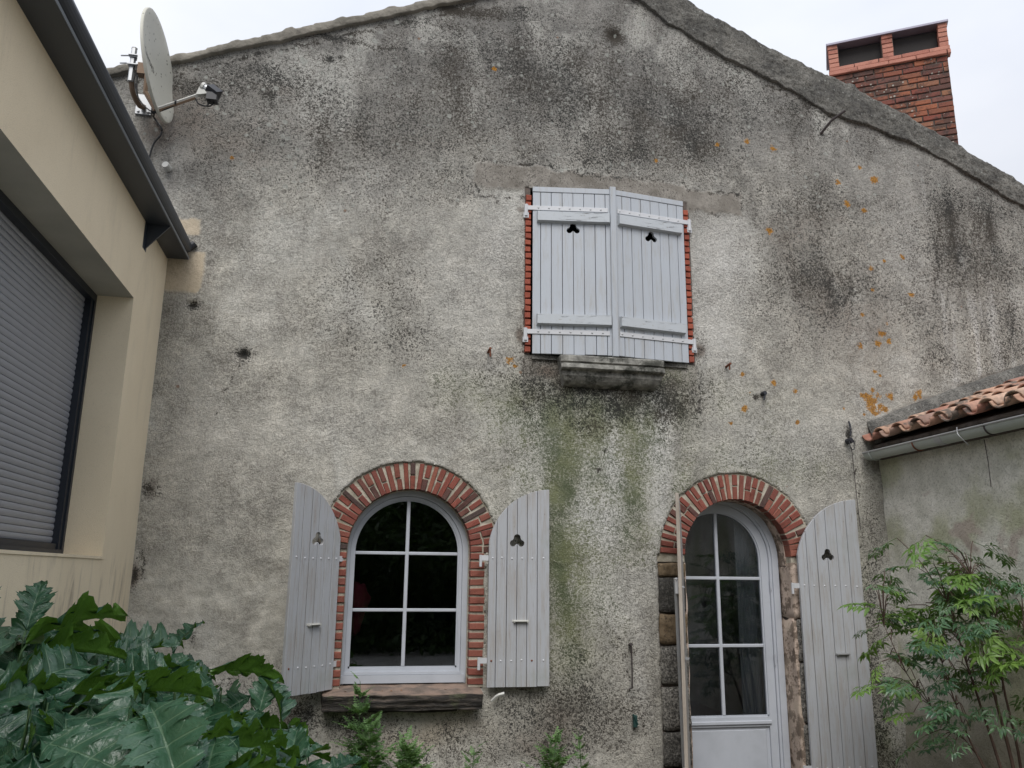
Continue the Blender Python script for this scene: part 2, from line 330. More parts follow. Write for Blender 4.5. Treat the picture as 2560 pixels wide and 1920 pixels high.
n = NT('dish_paint'); c = n.mix(n.noise(3, 4), (.44, .44, .40), (.56, .55, .47))
sp = n.n('SeparateXYZ'); n.t.links.new(n.co(), sp.inputs[0])
c = n.mix(n.ss(sp.outputs[2], .10, .42, 0, .6), c, (.54, .46, .31))
spk = n.ss(n.voro(20), .20, .12); spk = n.math('MULTIPLY', spk, n.ss(n.noise(6, 2), .38, .5))
c = n.mix(spk, c, (.09, .09, .07)); c = n.mix(n.ss(n.noise(60, 3, .7), .64, .72, 0, .6), c, (.15, .15, .11))
M['dish_paint'] = n.fin(c, .6)
simple_mottled('soil', [(.3, (.045, .035, .025)), (.7, (.10, .08, .055))], 3, .95, .02, 20)
simple_mottled('gravel', [(.3, (.36, .345, .31)), (.7, (.50, .48, .44))], 2, .95, .02, 30)  # for the unseen ground, made pale to bounce light onto the walls

# ------------------------------------------------------------------ mesh helpers
WM = {}           # world matrix of each object, so children can be given in world coordinates
def link(name, data, parent=None, mtx=None, local=False, label=None, cat=None, group=None, kind=None):
    """mtx: the object's matrix, in world coordinates, or in its parent's when local"""
    o = bpy.data.objects.new(name, data); col.objects.link(o)
    mtx = mtx or Matrix.Identity(4)
    if parent is not None:
        o.parent = parent
        if local:
            o.matrix_basis = mtx; WM[o] = WM[parent] @ mtx
        else:
            o.matrix_parent_inverse = WM[parent].inverted(); o.matrix_basis = mtx; WM[o] = mtx
    else:
        o.matrix_basis = mtx; WM[o] = mtx
    if label: o['label'] = label
    if cat: o['category'] = cat
    if group: o['group'] = group
    if kind: o['kind'] = kind
    return o
def thing(name, label, cat, loc=(0, 0, 0), group=None, kind=None):
    return link(name, None, mtx=Matrix.Translation(loc), label=label, cat=cat, group=group, kind=kind)
def mesh(name, vs, fs, mat, smooth=False):
    me = bpy.data.meshes.new(name); me.from_pydata([tuple(v) for v in vs], [], fs)
    if isinstance(mat, (list, tuple)):
        for q in mat: me.materials.append(M[q])
    else: me.materials.append(M[mat])
    if smooth: me.polygons.foreach_set('use_smooth', [True]*len(me.polygons))
    return me
class MB:
    def __init__(s): s.v = []; s.f = []
    def add(s, vs, fs):
        b = len(s.v); s.v += [tuple(v) for v in vs]; s.f += [tuple(i+b for i in f) for f in fs]; return s
    def box(s, x0, x1, y0, y1, z0, z1):
        v = [(x, y, z) for z in (z0, z1) for y in (y0, y1) for x in (x0, x1)]
        return s.add(v, [(0, 2, 3, 1), (4, 5, 7, 6), (0, 1, 5, 4), (2, 6, 7, 3), (0, 4, 6, 2), (1, 3, 7, 5)])
    def cbox(s, x0, x1, y0, y1, z0, z1, c=.004):
        """box with its front (low y) edges chamfered"""
        v = [(x0, y1, z0), (x1, y1, z0), (x1, y1, z1), (x0, y1, z1), (x0, y0+c, z0), (x1, y0+c, z0), (x1, y0+c, z1), (x0, y0+c, z1),
             (x0+c, y0, z0+c), (x1-c, y0, z0+c), (x1-c, y0, z1-c), (x0+c, y0, z1-c)]
        f = [(0, 1, 2, 3)]
        for i in range(4):
            j = (i+1) % 4; f += [(i, 4+i, 4+j, j), (4+i, 8+i, 8+j, 4+j)]
        f.append((8, 11, 10, 9)); return s.add(v, [tuple(reversed(q)) for q in f])
    def prism(s, pts, y0, y1, c=0.):
        """outline pts (x,z) counter-clockwise seen from -y, between y0 (front) and y1"""
        k = len(pts); v = [(x, y0, z) for x, z in pts] + [(x, y1, z) for x, z in pts]
        f = [tuple(range(k)), tuple(reversed(range(k, 2*k)))] + [(i, i+k, (i+1) % k+k, (i+1) % k) for i in range(k)]
        return s.add(v, f)
    def extr(s, prof, y0, y1, axis='y'):
        """profile (x,z) swept along y, closed"""
        k = len(prof); v = [(x, y0, z) for x, z in prof] + [(x, y1, z) for x, z in prof]
        return s.add(v, [tuple(range(k)), tuple(reversed(range(k, 2*k)))] + [(i, i+k, (i+1) % k+k, (i+1) % k) for i in range(k)])
    def tube(s, pts, r, seg=8, r1=None, cap=True):
        pts = [Vector(p) for p in pts]; k = len(pts); b = len(s.v); rings = []
        for i, p in enumerate(pts):
            d = (pts[min(i+1, k-1)]-pts[max(i-1, 0)]).normalized()
            u = d.cross(Vector((0, 0, 1))); u = u.normalized() if u.length > 1e-3 else Vector((1, 0, 0)); w_ = d.cross(u)
            rr = r if r1 is None else r+(r1-r)*i/(k-1)
            rings.append([p+(u*math.cos(2*math.pi*j/seg)+w_*math.sin(2*math.pi*j/seg))*rr for j in range(seg)])
        vs = [q for ring in rings for q in ring]; fs = []
        for i in range(k-1):
            for j in range(seg):
                j2 = (j+1) % seg; fs.append((i*seg+j, i*seg+j2, (i+1)*seg+j2, (i+1)*seg+j))
        if cap: fs += [tuple(reversed(range(seg))), tuple((k-1)*seg+j for j in range(seg))]
        return s.add(vs, fs)
    def obj(s, name, mat, parent=None, smooth=False, fix=True, **kw):
        me = mesh(name, s.v, s.f, mat, smooth)
        if fix:
            bm = bmesh.new(); bm.from_mesh(me); bmesh.ops.recalc_face_normals(bm, faces=bm.faces); bm.to_mesh(me); bm.free()
        return link(name, me, parent, **kw)
def inst(name, me, parent, mtx, **kw): return link(name, me, parent, mtx, **kw)
def TRS(loc, rot=(0, 0, 0), sca=(1, 1, 1)):
    from mathutils import Euler
    return Matrix.LocRotScale(Vector(loc), Euler(rot), Vector(sca))
def curve_pts(pts, n=24):
    """Catmull-Rom through points"""
    P = [Vector(p) for p in pts]; P = [P[0]*2-P[1]]+P+[P[-1]*2-P[-2]]; out_ = []
    segs = len(P)-3
    for i in range(n+1):
        t = i/n*segs; k = min(int(t), segs-1); t -= k; a, b, c, d = P[k:k+4]
        out_.append(.5*((2*b)+(c-a)*t+(2*a-5*b+4*c-d)*t*t+(3*b-a-3*c+d)*t**3))
    return out_
_rng = np.random.default_rng(5)
_tab = _rng.random((8, 256, 256))
def vn(x, z, s, k=0):
    X = np.asarray(x)*s+37.3*k; Z = np.asarray(z)*s+11.7*k
    xi = np.floor(X).astype(int); zi = np.floor(Z).astype(int); fx = X-xi; fz_ = Z-zi
    fx = fx*fx*(3-2*fx); fz_ = fz_*fz_*(3-2*fz_); t = _tab[k % 8]
    g = lambda a_, b_: t[a_ % 256, b_ % 256]
    return (g(xi, zi)*(1-fx)+g(xi+1, zi)*fx)*(1-fz_)+(g(xi, zi+1)*(1-fx)+g(xi+1, zi+1)*fx)*fz_
def fbm(x, z, s, o=4, k=0, p=.5):
    r = 0; a_ = 1; t = 0
    for i in range(o): r = r+a_*vn(x, z, s*2**i, k+i); t += a_; a_ *= p
    return r/t

# ================================================================== SETTING
def sheet(name, x0, x1, y0, y1, nx, ny, fz, mat, **kw):
    xs = np.linspace(x0, x1, nx); ys = np.linspace(y0, y1, ny); X, Y = np.meshgrid(xs, ys); Zg = fz(X, Y)
    vs = np.stack([X, Y, Zg], -1).reshape(-1, 3); fs = [(j*nx+i, j*nx+i+1, (j+1)*nx+i+1, (j+1)*nx+i) for j in range(ny-1) for i in range(nx-1)]
    return link(name, mesh(name, vs, fs, mat, True), **kw)
MB().add([(-600, -600, -.02), (600, -600, -.02), (600, 600, -.02), (-600, 600, -.02)], [(0, 1, 2, 3)]).obj('ground', 'gravel', kind='structure')
sheet('garden_bed', -1.5, 4.4, -4.6, -.0, 90, 70, lambda X, Y: .02+.05*fbm(X, Y, 3, 3), 'soil', kind='structure')

# ================================================================== OLD HOUSE
house = thing('old_house', 'old two-storey gabled house with stained grey roughcast wall and brick-arched openings', 'house', (2.1, 0, 0))
TOPL = [(-2.7, 5.27), (-2.11, 5.505), (-1.63, 5.69), (-.99, 5.965), (-.18, 6.30), (.507, 6.581), (2.08, 7.22)]
TOPR = [(2.08, 7.22), (2.79, 6.947), (3.83, 6.476), (4.44, 6.273), (4.66, 6.17), (5.22, 5.933), (5.645, 5.728), (6.32, 5.388), (7.3, 4.94)]
def top_z(x): 
    p = TOPL+TOPR[1:]; return np.interp(x, [a[0] for a in p], [a[1] for a in p])
WC, WS, WR0, WR1 = .427, 1.77, .465, .680      # window arch centre, springing, inner and outer radius
DC, DS, DR0, DR1 = 3.095, 1.767, .462, .680    # door arch
STAINS = {
    'D': [(2.03,3.12,0.651,0.133,1.5),(1.99,3.11,0.754,0.187,0.9),(1.56,3.18,0.275,0.155,0.9),(2.6,3.12,0.207,0.198,0.9),(2.27,3.0,0.367,0.156,0.9),(1.75,2.86,0.355,0.153,0.5),(-0.41,5.1,0.997,0.497,0.5),(-0.96,5.55,0.672,0.254,0.45),(0.54,5.44,1.236,0.521,0.38),(1.99,5.71,1.166,0.549,0.55),(2.42,5.4,0.581,0.32,0.6),(2.13,6.47,0.108,0.107,1.6),(-0.88,5.46,0.096,0.085,1.1),(-0.42,5.86,0.061,0.04,1.2),(-0.31,5.89,0.035,0.031,1.0),(3.36,6.03,1.267,0.579,0.5),(1.35,6.19,1.418,0.374,0.5),(4.12,4.93,0.626,0.278,0.5),(3.92,4.24,0.512,0.568,0.65),(4.19,4.12,0.422,0.265,0.6),(5.45,4.73,0.356,0.699,0.75),(5.86,4.39,0.411,1.09,0.6),(5.21,3.62,0.242,0.521,0.4),(5.68,4.94,0.31,0.241,0.6),(0.04,3.76,0.443,0.308,0.28),(0.31,3.4,0.407,0.228,0.35),(1.41,3.17,0.132,0.174,0.9),(2.56,3.06,0.248,0.237,1.0),(1.95,3.11,0.773,0.086,1.2),(2.51,2.88,0.205,0.156,0.8),(1.56,3.01,0.313,0.153,0.7),(2.19,2.88,0.201,0.135,0.6),(1.48,3.35,0.137,0.079,0.6),(-0.59,0.83,0.447,0.154,0.3),(1.59,0.63,0.433,0.146,0.8),(1.52,0.41,0.248,0.19,0.4),(0.53,0.47,0.575,0.124,0.5),(1.03,0.34,0.697,0.094,0.3),(4.26,0.76,0.109,0.691,0.7),(4.31,1.68,0.06,0.593,0.5),(4.16,0.21,0.246,0.202,0.5),(1.92,0.89,0.371,0.396,0.2),(-0.32,0.61,0.191,0.122,0.9),(0.06,0.57,0.196,0.092,0.8),(-1.42,5.42,0.395,0.117,0.9),(-1.78,5.44,0.21,0.103,0.7),(-0.97,5.68,0.222,0.064,0.7),(-0.39,6.07,0.788,0.04,0.9),(0.72,6.51,0.634,0.076,1.3),(0.31,6.32,0.326,0.056,0.8),(2.56,6.83,0.186,0.126,0.6),(1.95,5.66,0.438,0.276,0.4),(2.12,5.27,0.26,0.226,0.5),(1.57,5.87,0.388,0.231,0.3),(0.6,4.84,0.316,0.211,0.2),(1.4,3.55,0.118,0.079,0.5),(2.83,3.54,0.076,0.124,0.6),(-0.89,3.23,0.051,0.044,1.8),(-1.29,3.59,0.047,0.033,1.6),(-1.47,2.18,0.063,0.06,0.9),(-1.5,1.58,0.021,0.079,1.3),(1.27,0.45,0.105,0.127,0.35),(3.24,2.61,0.126,0.156,0.2),(2.95,5.36,0.227,0.186,0.5),(4.62,5.7,0.301,0.148,0.4),(5.87,3.14,0.296,0.173,0.4),(-1.06,1.16,0.025,0.056,0.8),(4.89,4.13,0.291,0.402,0.3),(4.18,2.83,0.031,0.049,1.5),(3.34,3.11,0.03,0.024,1.8),(1.92,2.43,0.019,0.019,1.8),(1.88,0.47,0.364,0.161,0.3),(0.74,5.69,0.245,0.268,0.15)],
    'W': [(2.03,2.49,0.086,0.445,0.9),(2.44,2.66,0.121,0.455,0.8),(1.9,2.04,0.154,0.217,0.9),(3.04,4.34,0.31,0.474,0.8),(2.96,3.65,0.346,0.453,0.6),(0.78,3.82,0.425,0.625,0.35),(1.1,4.34,0.219,0.492,0.5),(2.04,2.46,0.094,0.371,0.4),(1.88,2.01,0.172,0.216,0.8),(2.42,2.51,0.12,0.634,0.6),(2.34,2.73,0.121,0.23,0.3),(2.44,1.91,0.158,0.432,0.5),(-0.26,2.66,0.596,0.248,0.25),(-1.13,2.62,0.363,0.545,0.3),(5.52,3.04,0.096,0.255,0.5),(5.8,3.66,0.06,0.399,0.5),(5.33,3.2,0.057,0.256,0.5),(3.59,2.75,0.701,0.316,0.3),(1.5,0.24,0.282,0.044,0.9),(1.02,3.36,0.153,0.308,0.3),(2.57,3.3,0.25,0.081,0.2),(-0.01,4.73,0.342,0.247,0.15),(4.96,4.69,0.297,0.553,0.25),(2.04,1.41,0.227,0.514,0.3),(2.25,0.89,0.075,0.498,0.35),(-0.8,3.47,0.277,0.295,0.2),(4.49,2.99,0.137,0.166,0.4),(3.15,2.53,0.252,0.116,0.3),(1.18,2.61,0.226,0.221,0.25),(3.28,4.71,0.136,0.135,0.3)],
    'G': [(1.83,2.45,0.669,0.693,0.35),(1.67,1.58,0.375,0.682,0.3),(1.75,2.86,0.434,0.191,0.5),(1.52,2.47,0.345,0.582,0.4),(2.05,1.94,0.546,0.323,0.25),(1.67,1.23,0.333,0.535,0.3),(2.35,2.89,0.203,0.194,0.5),(1.48,2.93,0.272,0.228,0.5),(1.71,2.63,0.272,0.299,0.7),(1.6,2.22,0.228,0.361,0.9),(2.28,2.69,0.14,0.229,0.8),(2.17,2.24,0.11,0.258,0.6),(1.59,1.75,0.134,0.383,1.1),(1.54,1.37,0.11,0.204,0.8),(0.8,3.01,0.224,0.188,0.3),(1.25,2.84,0.229,0.225,0.35),(2.65,2.82,0.123,0.233,0.3),(2.69,2.29,0.243,0.225,0.25),(4.22,0.34,0.206,0.238,0.8),(4.23,1.3,0.059,0.541,0.4),(3.36,2.54,0.513,0.233,0.18),(1.95,2.87,0.48,0.115,0.4),(1.7,1.06,0.22,0.496,0.25),(3.18,3.05,0.693,0.24,0.12),(-0.39,0.61,0.191,0.122,0.4),(2.56,3.18,0.249,0.199,0.5),(3.57,2.51,0.519,0.156,0.2),(2.63,1.84,0.119,0.361,0.2)],
    'B': [(-1.71,5.11,0.208,0.322,0.7),(-1.4,5.19,0.32,0.367,0.5),(-0.8,5.44,0.222,0.212,0.4),(-1.06,4.9,0.396,0.283,0.4),(-0.6,5.12,0.223,0.208,0.3),(4.49,3.84,0.425,0.348,0.5),(3.72,4.58,0.418,0.269,0.45),(3.95,3.97,0.368,0.346,0.4),(0.2,5.18,0.391,0.34,0.25),(4.11,4.79,0.285,0.138,0.4),(1.38,0.41,0.282,0.189,0.5),(1.61,0.54,0.287,0.193,0.5),(1.48,3.2,0.117,0.078,0.9),(2.78,3.53,0.068,0.099,1.2),(1.28,3.54,0.039,0.071,1.2),(1.24,4.62,0.032,0.043,0.8),(-0.34,4.05,0.364,0.234,0.25),(0.4,3.87,0.378,0.236,0.2),(-0.87,4.36,0.213,0.157,0.2),(0.75,5.24,0.404,0.347,0.15),(1.99,5.39,0.435,0.272,0.3),(4.27,3.48,0.415,0.254,0.3),(-0.39,0.64,0.191,0.092,0.5),(-1.5,1.58,0.043,0.111,0.9)],
    'Y': [(0.63,0.49,0.407,0.093,0.55),(0.36,0.44,0.299,0.092,0.3),(-1.17,2.38,0.458,0.535,0.12)],
    'O': [(3.1,5.47,0.026,0.027,1),(3.4,5.53,0.031,0.032,1),(3.65,5.48,0.036,0.037,1),(4.54,5.4,0.028,0.028,1),(4.68,5.29,0.043,0.042,1),(4.29,5.21,0.028,0.027,1),(4.37,5.01,0.039,0.038,1),(4.54,4.96,0.028,0.027,1),(3.56,4.66,0.031,0.03,1),(4.9,4.53,0.028,0.027,1),(4.55,4.38,0.027,0.026,1),(4.55,4.17,0.02,0.019,1),(4.94,4.16,0.028,0.026,1),(4.7,4.46,0.023,0.022,1),(4.42,3.93,0.022,0.021,1),(4.66,3.86,0.018,0.017,1),(4.6,3.76,0.04,0.038,1),(4.55,3.66,0.034,0.031,1),(4.66,3.69,0.027,0.025,1),(4.37,3.62,0.031,0.029,1),(4.49,3.4,0.022,0.02,1),(4.54,3.37,0.022,0.02,1),(3.22,3.3,0.021,0.02,1),(3.51,3.24,0.025,0.024,1),(3.71,3.18,0.029,0.028,1),(3.28,3.14,0.016,0.016,1),(3.22,3.0,0.033,0.031,1),(3.09,2.87,0.02,0.019,1),(3.7,2.91,0.021,0.019,1),(4.16,3.05,0.017,0.016,1),(4.41,3.15,0.061,0.056,1),(4.44,3.05,0.057,0.052,1),(4.5,3.18,0.031,0.028,1),(4.62,3.18,0.04,0.036,1),(4.35,3.17,0.026,0.024,1),(4.35,3.0,0.019,0.018,1),(4.91,3.21,0.04,0.037,1),(4.87,3.18,0.031,0.029,1),(4.56,3.06,0.044,0.04,1),(4.39,3.18,0.035,0.032,1),(4.47,3.13,0.035,0.032,1),(4.41,3.09,0.039,0.036,1),(4.45,3.23,0.026,0.024,1),(4.47,3.02,0.031,0.028,1),(4.51,3.09,0.031,0.028,1),(-1.12,4.85,0.021,0.02,1),(0.33,3.21,0.022,0.019,1),(1.01,5.97,0.033,0.028,0.9),(1.19,3.31,0.054,0.031,0.8),(1.67,5.28,0.021,0.022,0.8),(2.5,5.24,0.022,0.023,0.8),(1.22,3.26,0.031,0.019,0.7)],
}

def blob(X, Z_, l, blob_w=1.):
    r = np.zeros_like(X)
    wx = (fbm(X, Z_, 2.6, 4, 1)-.5); wz = (fbm(X, Z_, 2.2, 4, 3)-.5)
    X = X+wx*.22*blob_w; Z_ = Z_+wz*.30*blob_w
    for cx, cz, rx, rz, st in l:
        d = ((X-cx)/rx)**2+((Z_-cz)/rz)**2
        r = np.maximum(r, st*np.exp(-d*1.1)) if st >= .9 else r+(1-np.clip(r, 0, 1))*st*np.exp(-d*1.1)
    return r
def rectm(X, Z_, x0, x1, z0, z1, s=.03, k=2):
    n_ = (fbm(X, Z_, 9, 3, k)-.5)*.07
    d = np.minimum(np.minimum(X-x0, x1-X), np.minimum(Z_-z0, z1-Z_))+n_
    return np.clip(d/s+.5, 0, 1)
def sd_arch(X, Z_, cx, zs, r, x0, x1, zb):
    up_a = np.where(Z_ > zs, r-np.hypot(X-cx, Z_-zs), -9)
    bx = np.minimum(np.minimum(X-x0, x1-X), np.minimum(Z_-zb, zs-Z_+.0))
    a = np.where(Z_ > zs, up_a, np.minimum(np.minimum(X-x0, x1-X), Z_-zb)); return a
CRACKS = [([(-.93, 3.18), (-1.0, 2.95), (-1.05, 2.75)], .006), ([(.83, 4.9), (.90, 4.75), (1.05, 4.71), (1.3, 4.78)], .013), ([(.86, 5.07), (1.5, 5.08), (1.55, 5.03), (2.76, 5.04), (2.8, 4.99), (3.28, 4.985), (3.31, 4.85)], .014), ([(2.8, 4.79), (3.05, 4.77), (3.28, 4.79)], .010), ([(1.31, 3.36), (1.30, 2.9)], .016), ([(2.81, 3.36), (2.83, 3.12), (2.80, 2.95)], .016), ([(2.02, 1.25), (2.10, 1.0), (2.16, .7), (2.26, .45), (2.33, .2)], .008), ([(1.55, .75), (1.57, .5)], .009), ([(4.22, 2.8), (4.23, 1.6)], .008), ([(-1.46, 1.72), (-1.45, 1.55)], .016), ([(3.0, 6.44), (3.4, 6.25), (3.85, 6.08), (4.3, 5.86)], .012), ([(-1.6, 5.56), (-.9, 5.85), (-.1, 6.18), (.6, 6.46), (1.3, 6.64)], .016), ([(1.72, 5.02), (2.0, 5.3), (2.1, 5.6)], .010)]
def build_wall():
    h = .0135; x0, x1, z0, z1 = -2.6, 7.2, -.05, 7.22
    nx = int((x1-x0)/h); nz = int((z1-z0)/h); xs = np.linspace(x0, x1, nx); zs = np.linspace(z0, z1, nz)
    X, Z_ = np.meshgrid(xs, zs)
    # inside (positive) of the three openings and above the roof line
    jit = (fbm(X, Z_, 14, 3, 1)-.5)*.022
    hole = np.maximum(sd_arch(X, Z_, WC, WS, WR1, -.149, 1.003, .775), sd_arch(X, Z_, DC, DS, DR1, 2.398, 3.79, -1))+jit
    hole = np.maximum(hole, np.minimum(np.minimum(X-1.298, 2.772-X), np.minimum(Z_-3.362, 4.855-Z_))+jit*.3)
    hole = np.maximum(hole, Z_-(top_z(X)-.03))
    gz, gx = np.gradient(hole, h); gl = np.maximum(np.hypot(gx, gz), .3)
    near = np.abs(hole) < h*.85
    X2 = np.where(near, X-hole*gx/gl**2, X); Z2 = np.where(near, Z_-hole*gz/gl**2, Z_)
    S = rectm(X, Z_, .86, 1.5, 4.82, 5.06, k=1); S = np.maximum(S, rectm(X, Z_, 1.3, 2.78, 4.84, 5.04, k=2)); S = np.maximum(S, rectm(X, Z_, 2.7, 3.29, 4.79, 4.985, k=3))
    # cement fillet over the outbuilding's tiles, and its greyer render
    fl = np.clip(((2.96+.385*(X-4.38)-.02*np.maximum(X-5, 0)**2+(fbm(X, Z_, 8, 3, 4)-.5)*.09)-Z_)/.03, 0, 1)*np.clip((X-4.36)/.04, 0, 1)*(Z_ > 2.5)
    S = np.maximum(S, fl); S = np.maximum(S, .8*rectm(X, Z_, -1.5, -1.42, 2.10, 2.24)); 
    S = np.maximum(S, .75*rectm(X, Z_, 1.31, 1.60, 3.16, 3.36, k=5)); S = np.maximum(S, .75*rectm(X, Z_, 2.45, 2.80, 3.13, 3.36, k=6))
    Y_ = blob(X, Z_, STAINS['Y']); beige = rectm(X, Z_, -1.75, -1.26+.0*X, 3.70, 4.02, .02, 3)*(fbm(X, Z_, 4, 2, 7)*.0+1)
    beige = np.where((X+1.26) > (Z_-3.86)*.5+.06, 0, beige); beige = np.maximum(beige, rectm(X, Z_, -1.7, -1.31, 4.17, 4.30, .02, 4))
    Y_ = np.maximum(Y_, beige)
    SM = np.clip((2.9-Z_+(fbm(X, Z_, .8, 3, 2)-.5)*2.4)/1.6, 0, 1)*np.clip((1.3-X)/1.0, 0, 1); SM = np.maximum(SM, beige*1.3)
    SM = np.maximum(SM, np.clip(rectm(X, Z_, -.05, 1.02, .2, .66, .1)*.6, 0, 1))
    st = {k: blob(X, Z_, v, .08 if k == 'O' else .8) for k, v in STAINS.items() if k != 'Y'}
    small = [b_ for b_ in STAINS['D'] if b_[2] < .13 and b_[3] < .13]; st['D'] = np.maximum(blob(X, Z_, [b_ for b_ in STAINS['D'] if b_ not in small], .8), 0); small_d = blob(X, Z_, small, .12)
    # run-off streaks
    streak = fbm(X, Z_*.16, 9, 4, 3); st['D'] = st['D']*(.55+.9*streak)+np.clip(streak-.60, 0, 1)*1.2*np.clip((X-4.6)/.8, 0, 1)*(Z_ > 2.9)
    st['W'] = st['W']+np.clip(fbm(X, Z_*.14, 13, 3, 5)-.62, 0, 1)*3.2*np.clip((X-4.9)/.6, 0, 1)
    st['G'] = st['G']*(.45+1.1*fbm(X, Z_*.25, 8, 4, 6)); st['D'] = np.maximum(st['D'], small_d)
    for c_, w_ in CRACKS:
        for (xa, za), (xb, zb) in zip(c_[:-1], c_[1:]):
            t_ = np.clip(((X-xa)*(xb-xa)+(Z_-za)*(zb-za))/((xb-xa)**2+(zb-za)**2), 0, 1); d_ = np.hypot(X-xa-t_*(xb-xa)+(vn(X, Z_, 16, 2)-.5)*.05, Z_-za-t_*(zb-za)+(vn(X, Z_, 19, 3)-.5)*.05)
            st['D'] = np.maximum(st['D'], 1.15*np.exp(-(d_/w_)**2))
    for k in ('D', 'W', 'B'): st[k] = st[k]*(1-beige)
    # relief, towards -y
    lump = fbm(X, Z_, 38, 3, 2); med = fbm(X, Z_, 9, 3, 4); wav = fbm(X, Z_, 1.1, 3, 6)
    lowl = np.clip(SM, 0, 1); smear = fbm(X*.55, Z_, 22, 4, 5)
    rel = lump*.008*(1-.85*np.clip(S, 0, 1))*(1-.55*lowl)+med*.010*(1-.7*S)+wav*.030+smear*.012*lowl*(1-beige)
    rel += .010*(S > .5)*(X < 4.3)*(Z_ > 4.5)+beige*.006
    rel -= .035*np.clip(blob(X, Z_, blob_w=.1, l=[(-.899, 3.226, .07, .05, 1), (-1.305, 3.598, .06, .04, 1), (2.13, 6.47, .07, .07, .9), (1.98, 2.58, .015, .018, 1.2)]), 0, 1)**2
    # bulge of thick render over the shutter side
    Yp = -rel+.035
    V = np.stack([X2, Yp, Z2], -1).reshape(-1, 3)
    idx = np.arange(nx*nz).reshape(nz, nx); q = np.stack([idx[:-1, :-1], idx[:-1, 1:], idx[1:, 1:], idx[1:, :-1]], -1).reshape(-1, 4)
    hc = hole.reshape(-1)[q]; keep = (np.sum(hc > h*.3, 1) == 0) & (np.mean(hc, 1) < 0); q = q[keep]
    # skirt along the free edges
    e = np.concatenate([q[:, [0, 1]], q[:, [1, 2]], q[:, [2, 3]], q[:, [3, 0]]]); key = np.sort(e, 1); kk = key[:, 0].astype(np.int64)*10**7+key[:, 1]
    u, inv, cnt = np.unique(kk, return_inverse=True, return_counts=True); be = e[cnt[inv] == 1]
    bv = np.unique(be); mp_ = -np.ones(len(V), int); mp_[bv] = len(V)+np.arange(len(bv)); back = V[bv].copy(); back[:, 1] += .07
    V = np.concatenate([V, back]); sk = np.stack([be[:, 1], be[:, 0], mp_[be[:, 0]], mp_[be[:, 1]]], -1)
    q = np.concatenate([q, sk])
    used = np.unique(q); rm = -np.ones(len(V), int); rm[used] = np.arange(len(used)); src = np.concatenate([np.arange(nx*nz), bv])[used]
    V = V[used]; q = rm[q]
    me = bpy.data.meshes.new('wall'); me.vertices.add(len(V)); me.vertices.foreach_set('co', V.astype(np.float32).ravel())
    me.loops.add(q.size); me.loops.foreach_set('vertex_index', q.ravel().astype(np.int32)); me.polygons.add(len(q))
    me.polygons.foreach_set('loop_start', np.arange(0, q.size, 4, dtype=np.int32)); me.polygons.foreach_set('loop_total', np.full(len(q), 4, np.int32))
    me.update(calc_edges=True); me.polygons.foreach_set('use_smooth', [True]*len(q)); me.materials.append(M['roughcast'])
    for nm, ch in (('stain_a', (st['D'], st['G'], st['W'], st['B'])), ('stain_b', (st['O'], S, Y_, SM))):
        at = me.attributes.new(nm, 'FLOAT_COLOR', 'POINT')
        at.data.foreach_set('color', np.stack([np.clip(c, 0, 2).reshape(-1)[src] for c in ch], -1).astype(np.float32).ravel())
    return link('wall', me, house)
build_wall()
MB().add([(-2.4, 3.6, 0), (7, 3.6, 0), (7, 3.6, 5.2), (-2.4, 3.6, 5.2), (-2.4, .05, 0), (7, .05, 0), (7, .05, 4.95), (-2.4, .05, 5.2)],
         [(0, 1, 2, 3), (0, 4, 5, 1), (3, 2, 6, 7), (0, 3, 7, 4), (1, 5, 6, 2)]).obj('interior', 'interior', house, fix=False)

def ribbon(name, upl, lowl, x0, x1, prot, mat, seed, bumps=0, rows=9, amp=.014, step=.022):
    xs = np.arange(x0, x1, step); zu = np.interp(xs, [p[0] for p in upl], [p[1] for p in upl]); zl = np.interp(xs, [p[0] for p in lowl], [p[1] for p in lowl])
    zu = zu+(fbm(xs, xs*0, 9, 3, seed)-.5)*.022; zl = zl+(fbm(xs, xs*0+3, 7, 4, seed+1)-.5)*.06
    if bumps:
        ph = (xs-x0)/bumps; ph = ph-np.floor(ph); zu = zu+.022*np.exp(-((ph-.5)/.10)**4)*(.4+vn(np.floor((xs-x0)/bumps), 0*xs, 1.7, 2))+.012*(1-ph)
    V = []; n_ = len(xs)
    prof = [(.03, 0.)]+[(-1, t) for t in np.linspace(0.02, .98, rows)]+[(.05, 1.0), (.5, 1.02)]
    for (yy, t) in prof:
        z = zl+(zu-zl)*t
        if yy == -1:
            p = prot*(.75+.25*math.sin(t*math.pi)**.5); y = -p-(fbm(xs, z, 6, 3, seed+2)-.5)*amp*1.2-(fbm(xs, z, 30, 3, seed+3)-.5)*amp*1.1
        else: y = xs*0+yy
        V += [(a_, b_, c_) for a_, b_, c_ in zip(xs, y, z)]
    F = [(r*n_+i, r*n_+i+1, (r+1)*n_+i+1, (r+1)*n_+i) for r in range(len(prof)-1) for i in range(n_-1)]
    o = link(name, mesh(name, V, F, mat, True), house); return o
LOWL = [(-2.7, 5.22), (-2.11, 5.45), (-1.633, 5.635), (-1.256, 5.79), (-.902, 5.93), (-.173, 6.225), (.165, 6.365), (.7, 6.58), (2.08, 7.15)]
LOWR = [(2.08, 6.99), (2.374, 6.86), (2.65, 6.66), (3.05, 6.45), (3.8, 6.144), (4.25, 5.914), (4.71, 5.827), (5.19, 5.683), (5.54, 5.52), (5.82, 5.364), (6.287, 5.154), (7.3, 4.66)]
ribbon('verge', TOPL, LOWL, -2.65, 2.07, .035, 'cement_verge_light', 1, bumps=.42, step=.012, amp=.009)
ribbon('verge', TOPR, LOWR, 2.05, 7.25, .026, 'cement_verge', 4, rows=26, amp=.020, bumps=.55, step=.014)
